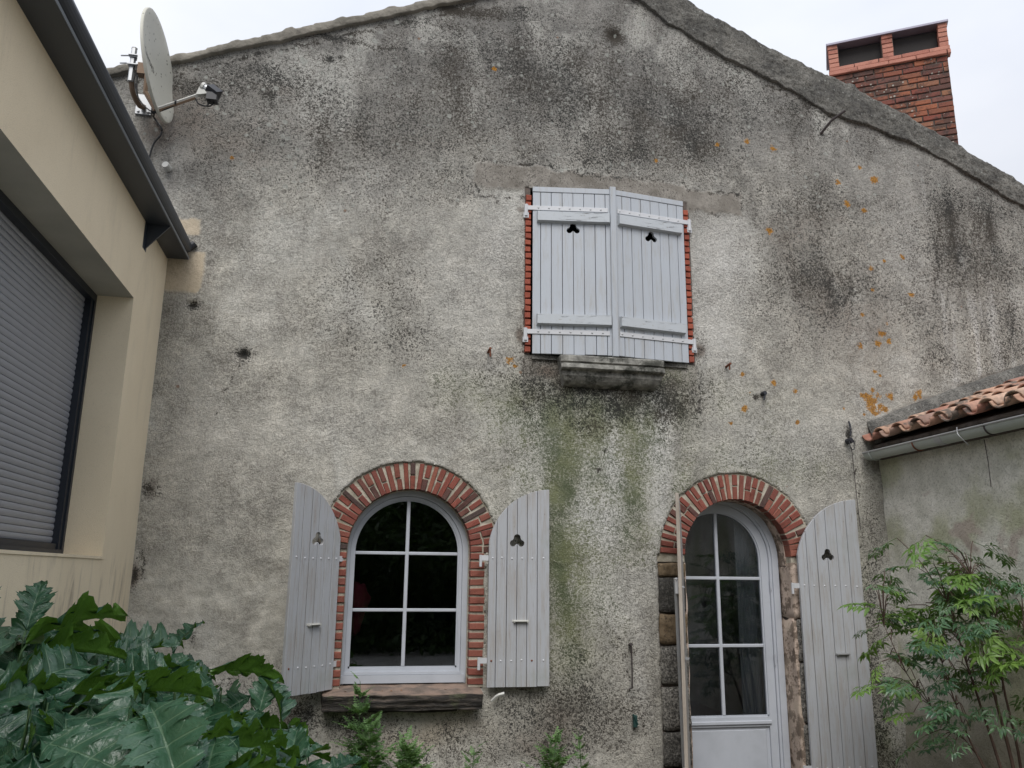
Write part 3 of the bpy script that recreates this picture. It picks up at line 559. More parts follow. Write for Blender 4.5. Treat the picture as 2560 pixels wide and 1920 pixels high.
# roof slopes behind the verges
rb = MB()
for P_ in (TOPL, TOPR):
    for (xa, za), (xb, zb) in zip(P_[:-1], P_[1:]):
        k = max(1, int((xb-xa)/.22))
        for i in range(k):
            for (t0, t1, h0, h1) in ((0, .5, 0, .05), (.5, 1, .05, 0)):
                u0, u1 = (i+t0)/k, (i+t1)/k; a_ = (xa+(xb-xa)*u0, za+(zb-za)*u0-.05+h0); b_ = (xa+(xb-xa)*u1, za+(zb-za)*u1-.05+h1)
                rb.add([(a_[0], .25, a_[1]), (b_[0], .25, b_[1]), (b_[0], 7, b_[1]), (a_[0], 7, a_[1])], [(0, 1, 2, 3)])
rb.obj('roof', 'canal_tile', house, fix=False)

# ---------- bricks
def brick_meshes(mat, k=6, chx=.02, chz=.10, chy=.05, j=.035):
    r_ = []
    for i in range(k):
        rr = random.Random(i+hash(mat) % 1 + len(mat)*17)
        jv = lambda s=1.: (rr.random()-.5)*j*s
        v = [(-.5, 1, -.5), (.5, 1, -.5), (.5, 1, .5), (-.5, 1, .5)]
        fr = [(-.5+jv(), chy, -.5+jv(3)), (.5+jv(), chy, -.5+jv(3)), (.5+jv(), chy, .5+jv(3)), (-.5+jv(), chy, .5+jv(3))]
        f2 = [(x*(1-2*chx), 0+jv(), z*(1-2*chz)) for x, y, z in fr]
        v = v+fr+f2; f = [(0, 1, 2, 3)]
        for a_ in range(4):
            b_ = (a_+1) % 4; f += [(b_, a_, a_+4, b_+4), (b_+4, a_+4, a_+8, b_+8)]
        f.append((8, 9, 10, 11)); me = mesh('brick', v, f, mat)
        bm = bmesh.new(); bm.from_mesh(me); bmesh.ops.recalc_face_normals(bm, faces=bm.faces); bm.to_mesh(me); bm.free(); r_.append(me)
    return r_
BR = {k: brick_meshes(k) for k in ('brick_arch', 'brick_jamb', 'brick_new', 'brick_cap', 'brick_old')}
def brick(kind, parent, cx, cz, ln, wd, ang=0., y=.0, dep=.15, local=None):
    mt = Matrix.Translation((cx, y, cz)) @ Matrix.Rotation(-ang, 4, 'Y') @ Matrix.Diagonal((ln, dep, wd, 1))
    if local is not None: mt = local @ mt
    return inst('brick', random.choice(BR[kind]), parent, mt)
def arch_path(cx, zs, r, zb, n_=30):
    return [(cx-r, zb)]+[(cx+r*math.cos(math.pi*(1-i/n_)), zs+r*math.sin(math.pi*i/n_)) for i in range(n_+1)]+[(cx+r, zb)]
def band(mb, po, pi, y0, y1):
    k = len(po); v = [(x, y0, z) for x, z in po]+[(x, y0, z) for x, z in pi]+[(x, y1, z) for x, z in po]+[(x, y1, z) for x, z in pi]; f = []
    for i in range(k-1):
        f += [(i, i+1, k+i+1, k+i), (k+i, k+i+1, 3*k+i+1, 3*k+i), (i+1, i, 2*k+i, 2*k+i+1), (2*k+i, 3*k+i, 3*k+i+1, 2*k+i+1)]
    f += [(0, k, 3*k, 2*k), (k-1, 3*k-1, 4*k-1, 2*k-1)]; return mb.add(v, f)

def arch_ring(parent, cx, zs, r0, r1, N, seed):
    rr = random.Random(seed)
    for i in range(N):
        th = math.pi*(i+.5)/N+rr.uniform(-.008, .008); L_ = r1-r0-.012; wd = math.pi*r0/N*rr.uniform(.76, .92); yo = rr.uniform(.002, .009)
        if i % 2 == (0 if seed == 1 else 1) or rr.random() < .15:
            cut = rr.uniform(.42, .58); parts = [(r0, r0+L_*cut-.006), (r0+L_*cut+.006, r1-.012)]
        else: parts = [(r0, r1-.012)]
        for a_, b_ in parts:
            rm_ = (a_+b_)/2; w2 = wd*(1.0 if len(parts) == 1 else rr.uniform(.92, 1.12)*(1+.18*(rm_-r0)/(r1-r0)))
            t2 = th+rr.uniform(-.012, .012)
            brick('brick_arch', parent, cx+rm_*math.cos(t2), zs+rm_*math.sin(t2), b_-a_, w2, t2, yo+rr.uniform(0, .004))
# window surround
sw = MB(); po = arch_path(WC, WS, WR1+.02, .79); pi = arch_path(WC, WS, WR0+.004, .79)
po = [(-.17, .79)]+po[1:-1]+[(1.02, .79)]; po[1] = (-.17, WS); po[-2] = (1.02, WS)
band(sw, po, pi, .020, .17); ms_ = sw.obj('brick_surround', 'mortar', house)
arch_ring(ms_, WC, WS, WR0, WR1, 33, 1)
rr = random.Random(3)
for i in range(15):
    zc = .80+.0645*(i+.5)
    for sgn in (-1, 1):
        xi = WC+sgn*WR0; xo = WC+sgn*(.576+rr.uniform(-.008, .008)); brick('brick_jamb', ms_, (xi+xo)/2, zc+rr.uniform(-.003, .003), abs(xo-xi), .047*rr.uniform(.9, 1.06), 0, rr.uniform(.004, .012))
# door surround
sw = MB(); po = arch_path(DC, DS, DR1+.02, DS-.05); pi = arch_path(DC, DS, DR0+.004, DS-.05)
band(sw, po, pi, .020, .2); md_ = sw.obj('brick_surround', 'mortar', house)
arch_ring(md_, DC, DS, DR0, DR1, 31, 2)
# granite door jambs
def rough_block(name, mat, parent, x0, x1, y0, y1, z0, z1, amp=.012, cuts=5, seed=0, rnd=.02, layered=False, **kw):
    bm = bmesh.new(); bmesh.ops.create_cube(bm, size=1); bmesh.ops.subdivide_edges(bm, edges=bm.edges[:], cuts=cuts, use_grid_fill=True)
    from mathutils import noise as mn
    c = Vector(((x0+x1)/2, (y0+y1)/2, (z0+z1)/2)); d = Vector((x1-x0, y1-y0, z1-z0))
    for v in bm.verts:
        p = v.co.copy(); q = Vector((p.x*d.x, p.y*d.y, p.z*d.z))
        h_ = d/2; inn = Vector([max(-h_[i]+rnd, min(h_[i]-rnd, q[i])) for i in range(3)]); dl = q-inn
        if dl.length > 1e-6: q = inn+dl.normalized()*min(dl.length, rnd)
        s_ = (q+c)*9+Vector((seed*7.1, 0, 0))
        nv = Vector((mn.noise(s_), mn.noise(s_+Vector((9, 3, 1))), mn.noise(s_+Vector((2, 8, 5)))))*amp*1.6
        if layered:
            l_ = mn.noise(Vector((q.x*2.5+seed, 0, (q.z+c.z)*38))); nv.y += l_*.022*(1 if q.y < 0 else 0); nv.z *= .6; q.z += .045*(q.y/d.y+.5)*(1 if q.z > 0 else 0)
        v.co = c+q+nv
    me = bpy.data.meshes.new(name); bm.to_mesh(me); bm.free(); me.materials.append(M[mat])
    me.polygons.foreach_set('use_smooth', [True]*len(me.polygons)); return link(name, me, parent, **kw)
MB().box(2.40, 2.628, .03, .26, 0, DS-.05).box(3.562, 3.79, .03, .26, 0, DS-.05).obj('jamb_core', 'mortar_dark', house)
for i, (a_, b_, mt_) in enumerate([(1.60, 1.71, 'granite_brown'), (1.325, 1.595, 'granite'), (1.085, 1.315, 'granite_brown'), (.785, 1.075, 'granite'), (.455, .775, 'granite'), (.20, .445, 'granite'), (0, .19, 'granite')]):
    rough_block('jamb_stone', mt_, house, 2.398, 2.632, -.004, .2, a_, b_, .008, 5, i, .022)
for i, (a_, b_) in enumerate([(.95, 1.27), (.48, .94), (.165, .47), (0, .155)]):
    rough_block('jamb_stone', 'granite', house, 3.572, 3.79, -.004, .2, a_, b_, .010, 6, i+20, .022)
rough_block('jamb_plaster', 'pink_plaster', house, 3.555, 3.79, -.002, .24, 1.275, 1.725, .010, 7, 33, .015)
rough_block('jamb_plaster', 'pink_plaster', house, 3.551, 3.60, .022, .24, 0, 1.28, .010, 10, 34, .006)
rough_block('jamb_plaster', 'pink_plaster', house, 2.60, 2.642, .03, .24, 0, 1.72, .008, 9, 35, .006)
# reveal plaster of the arch
rv = MB(); band(rv, arch_path(DC, DS, DR0+.02, 1.7), arch_path(DC, DS, DR0-.006, 1.7), .10, .25); rv.obj('arch_reveal', 'pink_plaster', house)
rv = MB(); band(rv, arch_path(WC, WS, WR0+.02, .8), arch_path(WC, WS, WR0-.004, .8), .085, .2); rv.obj('arch_reveal', 'mortar', house)

# ---------- lower window
FX, FZ = .417, 1.762
wd_ = MB(); band(wd_, arch_path(FX, FZ, .475, .80), arch_path(FX, FZ, .430, .80), .125, .19)
wd_.box(FX-.455, FX+.455, .10, .19, .815, .872)
win = wd_.obj('window', 'window_paint', house)
s_ = MB(); band(s_, arch_path(FX, FZ, .4285, .876), arch_path(FX, FZ, .404, .876), .142, .185); band(s_, arch_path(FX, FZ, .404, .93), arch_path(FX, FZ, .393, .93), .152, .18)
s_.box(FX-.4045, FX+.4045, .1425, .1845, .8762, .915); s_.box(FX-.392, FX+.392, .15, .183, .9152, .927); s_.box(FX-.43, FX+.43, .112, .141, .874, .892)
s_.obj('sash', 'window_paint', win)
MB().cbox(FX-.0135, FX+.0135, .148, .178, .9275, FZ+.391).obj('glazing_bar', 'window_paint', win)
for z in (1.333, 1.755): MB().cbox(FX-.3925, FX+.3925, .151, .176, z-.012, z+.012).obj('glazing_bar', 'window_paint', win)
def panes(parent, cx, zs, r, rows, y, bar=.013):
    for (za, zb) in rows[:-1]:
        for sgn in (-1, 1):
            xa, xb = sorted((cx+sgn*bar*.6, cx+sgn*r)); MB().box(xa, xb, y, y+.004, za, zb).obj('pane', 'glass', parent)
    za = rows[-1][0]
    for sgn in (-1, 1):
        pts = [(cx+sgn*bar*.6, za), (cx+sgn*r, za)]+[(cx+sgn*max(r*math.cos(t), bar*.6), zs+r*math.sin(t)) for t in [math.pi/2*i/14 for i in range(15)]]
        if sgn < 0: pts.reverse()
        mbp = MB(); mbp.prism(pts, y, y+.004); mbp.obj('pane', 'glass', parent)
panes(win, FX, FZ, .396, [(.925, 1.333), (1.333, 1.755), (1.755, 0)], .163)
# stone sill of the window
rough_block('window_sill', 'slate', house, -.15, .985, -.135, .14, .655, .765, .012, 15, 4, .012, layered=True)
rough_block('sill_corbel', 'slate', house, .02, .80, -.06, .06, .635, .70, .010, 9, 8, .012, layered=True)
# ---------- door
GX, GZ = 3.013, 1.75
d_ = MB(); band(d_, arch_path(GX, GZ, .53, 0), arch_path(GX, GZ, .455, 0), .215, .30); band(d_, arch_path(GX, GZ, .53, 0), arch_path(GX, GZ, .475, 0), .20, .2155)
door = d_.obj('door', 'window_paint', house)
d_ = MB(); band(d_, arch_path(GX, GZ, .4535, .02), arch_path(GX, GZ, .388, .02), .232, .29); band(d_, arch_path(GX, GZ, .388, .515), arch_path(GX, GZ, .3775, .515), .244, .28)
d_.box(GX-.3885, GX+.3885, .2325, .2895, .43, .503); d_.box(GX-.377, GX+.377, .243, .28, .503, .515); d_.cbox(GX-.40, GX+.40, .218, .2315, .448, .475)
d_.obj('door_leaf', 'window_paint', door)
MB().box(GX-.389, GX+.389, .25, .28, .06, .43).cbox(GX-.36, GX+.36, .243, .2495, .08, .405, .006).obj('panel', 'window_paint', door)
MB().cbox(GX-.0135, GX+.0135, .240, .275, .5155, GZ+.375).obj('glazing_bar', 'window_paint', door)
for z in (1.052, 1.592): MB().cbox(GX-.377, GX+.377, .243, .272, z-.013, z+.013).obj('glazing_bar', 'window_paint', door)
panes(door, GX, GZ, .380, [(.513, 1.052), (1.052, 1.592), (1.592, 0)], .258)
for z in (.9, 1.5): MB().tube([(GX+.456, .21, z), (GX+.456, .21, z+.09)], .007).obj('hinge', 'window_paint', door)
# things just inside the glass
cu = MB(); k = 40; xs_ = [GX+.22+.28*i/k for i in range(k+1)]
vv = [(x, .36+.012*math.sin(i*1.3), z) for z in (.1, 2.2) for i, x in enumerate(xs_)]; cu.add(vv, [(i, i+1, k+2+i, k+1+i) for i in range(k)])
o = cu.obj('curtain', 'curtain', smooth=True, fix=False); o['label'] = 'pale curtain hanging behind the right-hand panes of the glazed door'; o['category'] = 'curtain'
MB().box(2.2, 4.2, 1.3, 1.34, 0, 2.6).obj('interior_wall', 'interior_wall', house)
from mathutils import noise as mn
bm = bmesh.new(); bmesh.ops.create_icosphere(bm, subdivisions=3, radius=1)  # added red shape, standing in for a reflection in the pane
for v in bm.verts:
    v.co = Vector((v.co.x*.10, v.co.y*.07, v.co.z*.15))*(1+.3*mn.noise(v.co*2))
    if v.co.z < 0: v.co.x *= .75; v.co.z *= 1.5
    v.co += Vector((.055, .28, 1.38))
me = bpy.data.meshes.new('hanging_coat'); bm.to_mesh(me); bm.free(); me.materials.append(M['red_cloth']); me.polygons.foreach_set('use_smooth', [True]*len(me.polygons))
link('hanging_cloth', me, label='dark red cloth seen dimly behind the middle left pane of the arched window', cat='cloth')

# ---------- shutters
def bite(cx, cz, sgn, k=.0245, b=.030, c=.018, a=.026):
    """half outline of a trefoil hole, bottom to top, on the side sgn of the plank joint"""
    pts = [(0, -c-.004)]
    for t in range(-150, 95, 18): pts.append((b+k*math.cos(R(t)), -c+k*math.sin(R(t))))
    for t in range(-10, 91, 16): pts.append((k*math.cos(R(t)), a+k*math.sin(R(t))))
    pts = [(max(x, 0.0006), z) for x, z in pts]; pts[-1] = (0, a+k)
    # keep z monotone enough for a simple outline
    return [(cx+sgn*x, cz+z) for x, z in pts]
def planks(parent, edges, topf, zb, tref, mats, y0=0., th=.026, gap=.0022, seed=0):
    rr = random.Random(seed)
    for i in range(len(edges)-1):
        a_, b_ = edges[i]+gap, edges[i+1]-gap; z0 = zb+rr.uniform(-.002, .002)
        pts = [(a_, z0), (b_, z0)]
        if tref and abs(edges[i+1]-tref[0]) < .01: pts += [(x-gap, z) for x, z in bite(edges[i+1], tref[1], -1)]
        n_ = 5
        for j in range(n_+1):
            x = b_+(a_-b_)*j/n_; pts.append((x, topf(x)))
        if tref and abs(edges[i]-tref[0]) < .01: pts += [(x+gap, z) for x, z in reversed(bite(edges[i], tref[1], 1))]
        o = MB().prism(pts, y0, y0+th).obj('plank', rr.choice(mats), parent, local=True, fix=True)
        if tref and (abs(edges[i]-tref[0]) < .01 or abs(edges[i+1]-tref[0]) < .01): continue
        bv = o.modifiers.new('bevel', 'BEVEL'); bv.width = .0022; bv.segments = 1; bv.limit_method = 'ANGLE'; bv.angle_limit = R(50)
def dome(name, mat, parent, x, y, z, r=.0085):
    mb = MB(); v = [(x, y-r*.6, z)]; f = []
    for k_, (rr_, yy) in enumerate(((.6, .5), (1, 0))):
        v += [(x+r*rr_*math.cos(R(60*j)), y-r*yy, z+r*rr_*math.sin(R(60*j))) for j in range(6)]
    f = [(0, 1+j, 1+(j+1) % 6) for j in range(6)]+[(1+j, 7+j, 7+(j+1) % 6, 1+(j+1) % 6) for j in range(6)]
    return mb.add(v, f).obj(name, mat, parent, local=True, smooth=True)
def arched_shutter(mtx, w_, zb, topf, edges, tref, z_stud, handle, hinge_side, mats, seed, rusty=()):
    """local x along the leaf, y=0 the face towards the viewer"""
    led = MB()
    for z in z_stud: led.box(.03, w_-.03, .0265, .05, z-.05, z+.05)
    led.tube([(.04, .04, z_stud[1]+.06), (w_-.05, .04, z_stud[0]-.06)], .02, 4)
    sh = led.obj('shutter', 'shutter_paint_weathered', house, mtx=mtx)
    planks(sh, edges, topf, zb, tref, mats, seed=seed)
    for z in z_stud:
        for i in range(len(edges)-1):
            x = (edges[i]+edges[i+1])/2; dome('stud', 'rust' if (z, i) in rusty else 'stud_paint', sh, x, 0, z+random.uniform(-.004, .004))
    hx, hz = handle
    MB().box(hx-.065, hx+.065, -.004, 0, hz-.003, hz+.012).cbox(hx-.055, hx+.055, -.028, -.0045, hz-.001, hz+.006, .002).box(hx-.055, hx-.045, -.026, -.004, hz-.006, hz-.0015).box(hx+.045, hx+.055, -.026, -.004, hz-.006, hz-.0015).obj('handle', 'pvc_white' if seed < 3 else 'galvanised', sh, local=True)
    for z in z_stud:
        x = 0 if hinge_side < 0 else w_
        MB().box(*sorted((x, x+hinge_side*.065)), .004, .010, z-.02, z+.02).tube([(x+hinge_side*.06, .008, z+.022), (x+hinge_side*.06, .008, z-.065)], .011, 8).obj('hinge', 'stud_paint', sh, local=True)
    return sh
SP = ['shutter_paint_weathered']
def mrot(loc, ang, tilt=0): return Matrix.Translation(loc) @ Matrix.Rotation(R(ang), 4, 'Z') @ Matrix.Rotation(R(tilt), 4, 'Y')
# window, right leaf: folded back flat against the render
e_ = [0, .066, .142, .218, .293, .368, .452, .487]; e_ = [0, .062, .141, .219, .297, .377, .474]
arched_shutter(mrot((1.018, -.078, 0), 0), .474, .798, lambda x: 1.762+math.sqrt(max(.492**2-(.487-x)**2, 0)), e_, (.219, 1.855), (.985, 1.725), (.248, 1.262), -1, SP, 1, rusty={(.985, 0), (.985, 4)})
# window, left leaf: swung out at an angle
e_ = [0, .085, .165, .24, .32, .398, .475]
arched_shutter(mrot((-.407, -.365, 0), 47.5), .475, .79, lambda x: 1.735+math.sqrt(max(.487**2-x**2, 0)), e_, (.24, 1.838), (.965, 1.705), (.245, 1.245), 1, ['shutter_paint_weathered'], 2, rusty={(.965, 0)})
# door, right leaf
e_ = [0, .082, .172, .268, .362, .458, .565]
arched_shutter(mrot((3.572, -.075, 0), 0), .565, .13, lambda x: 1.655+math.sqrt(max(.592**2-(.58-x)**2, 0)), e_, (.268, 1.785), (.17, 1.54), (.33, 1.008), -1, SP, 3)
# door, left leaf: seen almost edge on
arched_shutter(mrot((2.375, -.525, 0), 66.0, .9), .565, .10, lambda x: 1.625+math.sqrt(max(.592**2-x**2, 0)), [0, .107, .203, .297, .393, .483, .565], (.297, 1.77), (.17, 1.53), (.28, 1.008), 1, ['bare_wood', 'shutter_paint_weathered'], 4)

# upper pair, almost closed
def straight_leaf(mtx, w_, fr, edges, tref, seed, hinge_side):
    zb, zt = 3.365, 4.85
    sh = MB().cbox(0, w_, -.005, .0235, zt-.048, zt, .003).obj('shutter', 'shutter_paint', house, mtx=mtx)
    planks(sh, edges, lambda x: zt-.050, zb, tref, ['shutter_paint'], seed=seed, gap=.0022)
    xa, xb = (.035, w_-.004) if hinge_side < 0 else (.02, w_-.035)
    for za, zb_ in ((4.517, 4.617), (3.605, 3.705)):
        mb = MB(); c = .012
        v = [(xa, -.0005, za), (xb, -.0005, za), (xb, -.0005, zb_), (xa, -.0005, zb_), (xa+.006, -.036, za+c), (xb-.006, -.036, za+c), (xb-.006, -.036, zb_-.006), (xa+.006, -.036, zb_-.006)]
        mb.add(v, [(0, 1, 2, 3), (4, 5, 6, 7), (0, 1, 5, 4), (1, 2, 6, 5), (2, 3, 7, 6), (3, 0, 4, 7)]).obj('batten', 'batten_paint', sh, local=True)
    for zc in (4.652, 3.552):
        xe = -.055 if hinge_side < 0 else w_+.055
        xi = w_-.02 if hinge_side < 0 else .02
        x0_, x1_ = sorted((xe, xi)); mb = MB().cbox(x0_, x1_, -.008, -.0005, zc-.020, zc+.020, .002)
        mb.tube([(xe, .0, zc+.03), (xe, .0, zc-.075)], .017, 8); mb.box(xe-.022, xe+.022, -.004, .03, zc-.09, zc-.045)
        mb.obj('strap_hinge', 'stud_paint', sh, local=True)
        for i in range(7): dome('stud', 'galvanised', sh, (.05+i*(w_-.13)/6.0) if hinge_side < 0 else (.04+i*(w_-.1)/6.0), -.008, zc, .009)
    return sh
fl_ = [0, .104, .240, .381, .520, .658, .801, .938, 1.0]; w1 = .666
straight_leaf(mrot((1.358, -.02, 0), -7.5), w1, 0, [f*w1 for f in fl_], (.520*w1, 4.475), 5, -1)
fr_ = [0, .10, .23, .37, .51, .64, .77, .90, 1.0]
straight_leaf(mrot((2.063, -.107, 0), 7.5), w1, 0, [f*w1 for f in fr_], (.51*w1, 4.462), 6, 1)
MB().cbox(2.014, 2.066, -.132, -.108, 3.352, 4.868, .004).obj('astragal', 'shutter_paint', house)
rr = random.Random(9)
for sgn, xa, xb in ((-1, 1.300, 1.346), (1, 2.727, 2.772)):
    for i in range(24):
        zc = 3.372+.0586*(i+.5)
        brick('brick_new', house, (xa+xb)/2+rr.uniform(-.003, .003), zc, xb-xa, .049*rr.uniform(.94, 1.03), 0, -.012+rr.uniform(-.003, .003), .11)
MB().box(1.28, 1.344, .012, .10, 3.36, 4.86).box(2.73, 2.79, .012, .10, 3.36, 4.86).obj('jamb_core', 'mortar_dark', house)
# moulded stone under the upper window
prof = [(.06, 3.345), (-.125, 3.345), (-.140, 3.335), (-.142, 3.29), (-.124, 3.284), (-.124, 3.272), (-.158, 3.268), (-.160, 3.235), (-.150, 3.226), (-.118, 3.215), (-.112, 3.18), (-.085, 3.145), (-.06, 3.125), (-.02, 3.11), (.06, 3.105)]
xs_ = np.linspace(1.575, 2.455, 60); V = []; F = []; kp = len(prof)
for i, x in enumerate(xs_):
    e_d = min(x-1.575, 2.455-x); tp_ = 1-.12*math.exp(-e_d/.02)
    for (y, z) in prof:
        inset = .045*max(0, min(1, (3.22-z)/.1)); xx = x+(inset if x < 2 else -inset)*math.exp(-e_d/.05)
        nz_ = (float(fbm(x, z+y, 22, 3, 2))-.5)*.012
        V.append((xx, min(y*tp_+nz_, .06) if y < 0 else y, z+nz_*.6))
F = [(i*kp+j, i*kp+j+1, (i+1)*kp+j+1, (i+1)*kp+j) for i in range(59) for j in range(kp-1)]+[tuple(range(kp)), tuple(reversed(range(59*kp, 60*kp)))]
mbs = MB().add(V, F); mbs.obj('moulded_sill', 'sill_stone', house, smooth=False)
MB().box(1.36, 2.71, -.004, .10, 3.325, 3.361).obj('sill_ledge', 'cement_verge', house)

# ---------- brick chimney, turned against the gable
chm = Matrix.Translation((5.464, 1.704, 0)) @ Matrix.Rotation(math.atan2(-.530, .848), 4, 'Z')
CW, CD, CZ = 1.328, .52, 7.615
core = MB().box(.035, CW-.035, .035, CD-.03, 5.0, CZ).box(.0+.02, CW-.02, .022, CD-.02, CZ, CZ+.10)
core.box(.015, .12, .02, CD-.02, CZ+.10, 8.03).box(.605, .735, .03, CD-.02, CZ+.10, 8.03).box(1.235, CW-.015, .02, CD-.02, CZ+.10, 8.03).box(.03, CW-.03, CD-.10, CD-.03, CZ+.10, 8.03)
chim = core.obj('chimney', 'mortar_dark', house, mtx=chm)
MB().cbox(-.012, CW+.012, -.012, CD+.01, 8.035, 8.066, .004).obj('cap_slab', 'zinc_cap', chim, local=True)
MB().box(.12, CW-.11, .12, CD-.12, CZ+.10, CZ+.40).obj('flue', 'interior', chim, local=True)
rr = random.Random(21); cp_ = .0735
def cbrick(kind, cx, cz, ln, wd, y=0, dep=.1): return brick(kind, chim, cx, cz, ln, wd, 0, y, dep, local=chm)
zc = CZ-.001; row = 0
while zc > 5.62:
    zc -= cp_; x = .03; first = rr.uniform(.1, .22)
    xs2 = [.03]; x = .03+(.115 if row % 2 else .225)+rr.uniform(-.02, .02)
    while x < CW-.09: xs2.append(x); x += .225+rr.uniform(-.03, .03)
    xs2.append(CW-.03)
    for a_, b_ in zip(xs2[:-1], xs2[1:]): cbrick('brick_old', (a_+b_)/2, zc+cp_/2+rr.uniform(-.004, .004), b_-a_-.013, cp_-.014, .022+rr.uniform(-.006, .006))
    row += 1
for k_, (yy, kind) in enumerate(((-.012, 'brick_cap'), (.0, 'brick_cap'))):
    x = -.008+k_*.008; L_ = .33 if k_ == 0 else .27
    while x < CW-.02:
        b_ = min(x+L_+rr.uniform(-.03, .03), CW+.004); cbrick(kind, (x+b_)/2, CZ+.028+.058*k_, b_-x-.006, .052, yy); x = b_
for xa, xb in ((.005, .115), (.61, .73), (1.225, CW-.005)):
    for k_ in range(5): cbrick('brick_cap', (xa+xb)/2+rr.uniform(-.004, .004), CZ+.145+.063*k_, xb-xa, .057, .012)
# left end of the chimney
for row in range(24):
    for k_ in range(2):
        mt_ = chm @ Matrix.Translation((.022, .06+.22*k_+.13, CZ-.0735*(row+.5))) @ Matrix.Rotation(R(-90), 4, 'Z') @ Matrix.Diagonal((.205, .08, .06, 1))
        inst('brick', random.choice(BR['brick_old']), chim, mt_)

# ================================================================== MODERN ANNEX on the left
annex = thing('modern_annex', 'cream rendered modern annex with dark gutter and closed grey roller shutter', 'building', (-1.52, 0, 0))
AX, YJ, ZS, ZL, YE = -1.52, -.753, 1.683, 3.375, -4.9
an = MB()
an.add([(AX, 0.03, 0), (AX, -7, 0), (AX, -7, ZS), (AX, YJ, ZS), (AX, 0.03, ZS), (AX, YE, ZS), (AX, -7, ZL), (AX, YE, ZL), (AX, YJ, ZL), (AX, .03, ZL), (AX, .03, 4.15), (AX, -7, 4.15)],
       [(0, 1, 2, 5, 3, 4), (4, 3, 8, 9), (5, 2, 6, 7), (6, 11, 10, 9, 8, 7)])
an.add([(AX, YJ, ZS), (AX-.36, YJ, ZS), (AX-.36, YJ, ZL), (AX, YJ, ZL)], [(0, 1, 2, 3)])
an.add([(AX, YE, ZS), (AX-.36, YE, ZS), (AX-.36, YE, ZL), (AX, YE, ZL)], [(3, 2, 1, 0)])
an.add([(AX, YJ, ZS), (AX-.36, YJ, ZS+.012), (AX-.36, YE, ZS+.012), (AX, YE, ZS)], [(0, 3, 2, 1)])
an.obj('wall', 'annex_render', annex, fix=False)
MB().add([(AX, YJ, ZL), (AX-.36, YJ, ZL), (AX-.36, YE, ZL), (AX, YE, ZL)], [(0, 1, 2, 3)]).obj('lintel_soffit', 'soffit_concrete', annex, fix=False)
MB().box(AX+.001, AX+.006, YE-.02, YJ+.012, ZS-.012, ZS+.004).obj('sill_lip', 'annex_render', annex)
MB().box(-3.2, AX-.36, -6.9, .03, 0, 4.1).obj('back_wall', 'annex_render', annex)
# roller shutter: frame and slats
fx = AX-.225
sh = MB().box(fx-.085, fx, YJ-.035, YJ-.001, ZS+.015, ZL-.001).box(fx-.075, fx-.010, YJ-.075, YJ-.035, ZS+.02, ZL-.03).box(fx-.085, fx-.02, YE+.03, YJ-.075, ZS+.014, ZS+.075).box(fx-.06, fx-.0, YE+.03, YJ-.04, ZS+.014, ZS+.04).box(fx-.085, fx-.0, YE+.03, YJ-.036, ZL-.05, ZL-.001)
rs = sh.obj('roller_shutter', 'dark_frame', annex)
z = ZS+.078; i = 0; pitch = .0385
pr = [(0, 0), (.006, .002), (.0095, .012), (.0105, .020), (.0095, .028), (.006, .036), (0, .0375), (-.004, .02)]
sl = MB().extr([(a_, b_) for a_, b_ in pr], YE+.05, YJ-.055); slm = mesh('slat', sl.v, sl.f, 'slat_metal', False)
bm = bmesh.new(); bm.from_mesh(slm); bmesh.ops.recalc_face_normals(bm, faces=bm.faces); bm.to_mesh(slm); bm.free()
while z < ZL-.06:
    inst('slat', slm, rs, Matrix.Translation((fx-.058, 0, z))); z += pitch
MB().box(fx-.075, fx-.062, YE+.04, YJ-.04, ZS+.05, ZL).obj('shutter_back', 'dark_frame', rs)
# gutter: boxed soffit, lip and round bead
gp = [(AX-.01, 3.950), (-1.362, 3.950), (-1.362, 3.974), (-1.366, 3.98)]
gp += [(-1.400+.055*math.cos(R(t)), 4.055+.055*math.sin(R(t))) for t in range(-75, 150, 15)]+[(-1.46, 4.10), (-1.53, 4.14)]
g = MB().extr([(a_, b_) for a_, b_ in gp], -7, -.012); gu = g.obj('gutter', 'anthracite', annex)
bv = gu.modifiers.new('bevel', 'BEVEL'); bv.width = .002; bv.limit_method = 'ANGLE'; bv.angle_limit = R(40)
MB().box(-1.3615, -1.3585, -7, -.014, 3.9515, 3.972).obj('gutter_lip', 'lip_metal', annex)  # highlight along the gutter's lip, put into the colour of a lighter strip
MB().tube([(-1.40, -.012, 4.05), (-1.36, -.004, 4.06), (-1.33, -.002, 4.09)], .03, 8).obj('gutter_end', 'black_plastic', annex)
# triangular bracket
MB().add([(-1.525, -.64, 3.9495), (-1.366, -.64, 3.9495), (-1.525, -.64, 3.755), (-1.525, -.652, 3.9495), (-1.366, -.652, 3.9495), (-1.525, -.652, 3.755)], [(0, 1, 2), (5, 4, 3), (0, 3, 4, 1), (1, 4, 5, 2), (2, 5, 3, 0)]).obj('bracket', 'anthracite', annex)
MB().box(-1.525, -1.519, -.70, -.60, 3.76, 3.95).obj('bracket_plate', 'anthracite', annex)
MB().add([(-1.46, .0, 4.13), (-1.46, -7, 4.13), (-5, -7, 4.7), (-5, 0, 4.7)], [(0, 1, 2, 3)]).obj('roof', 'anthracite', annex)

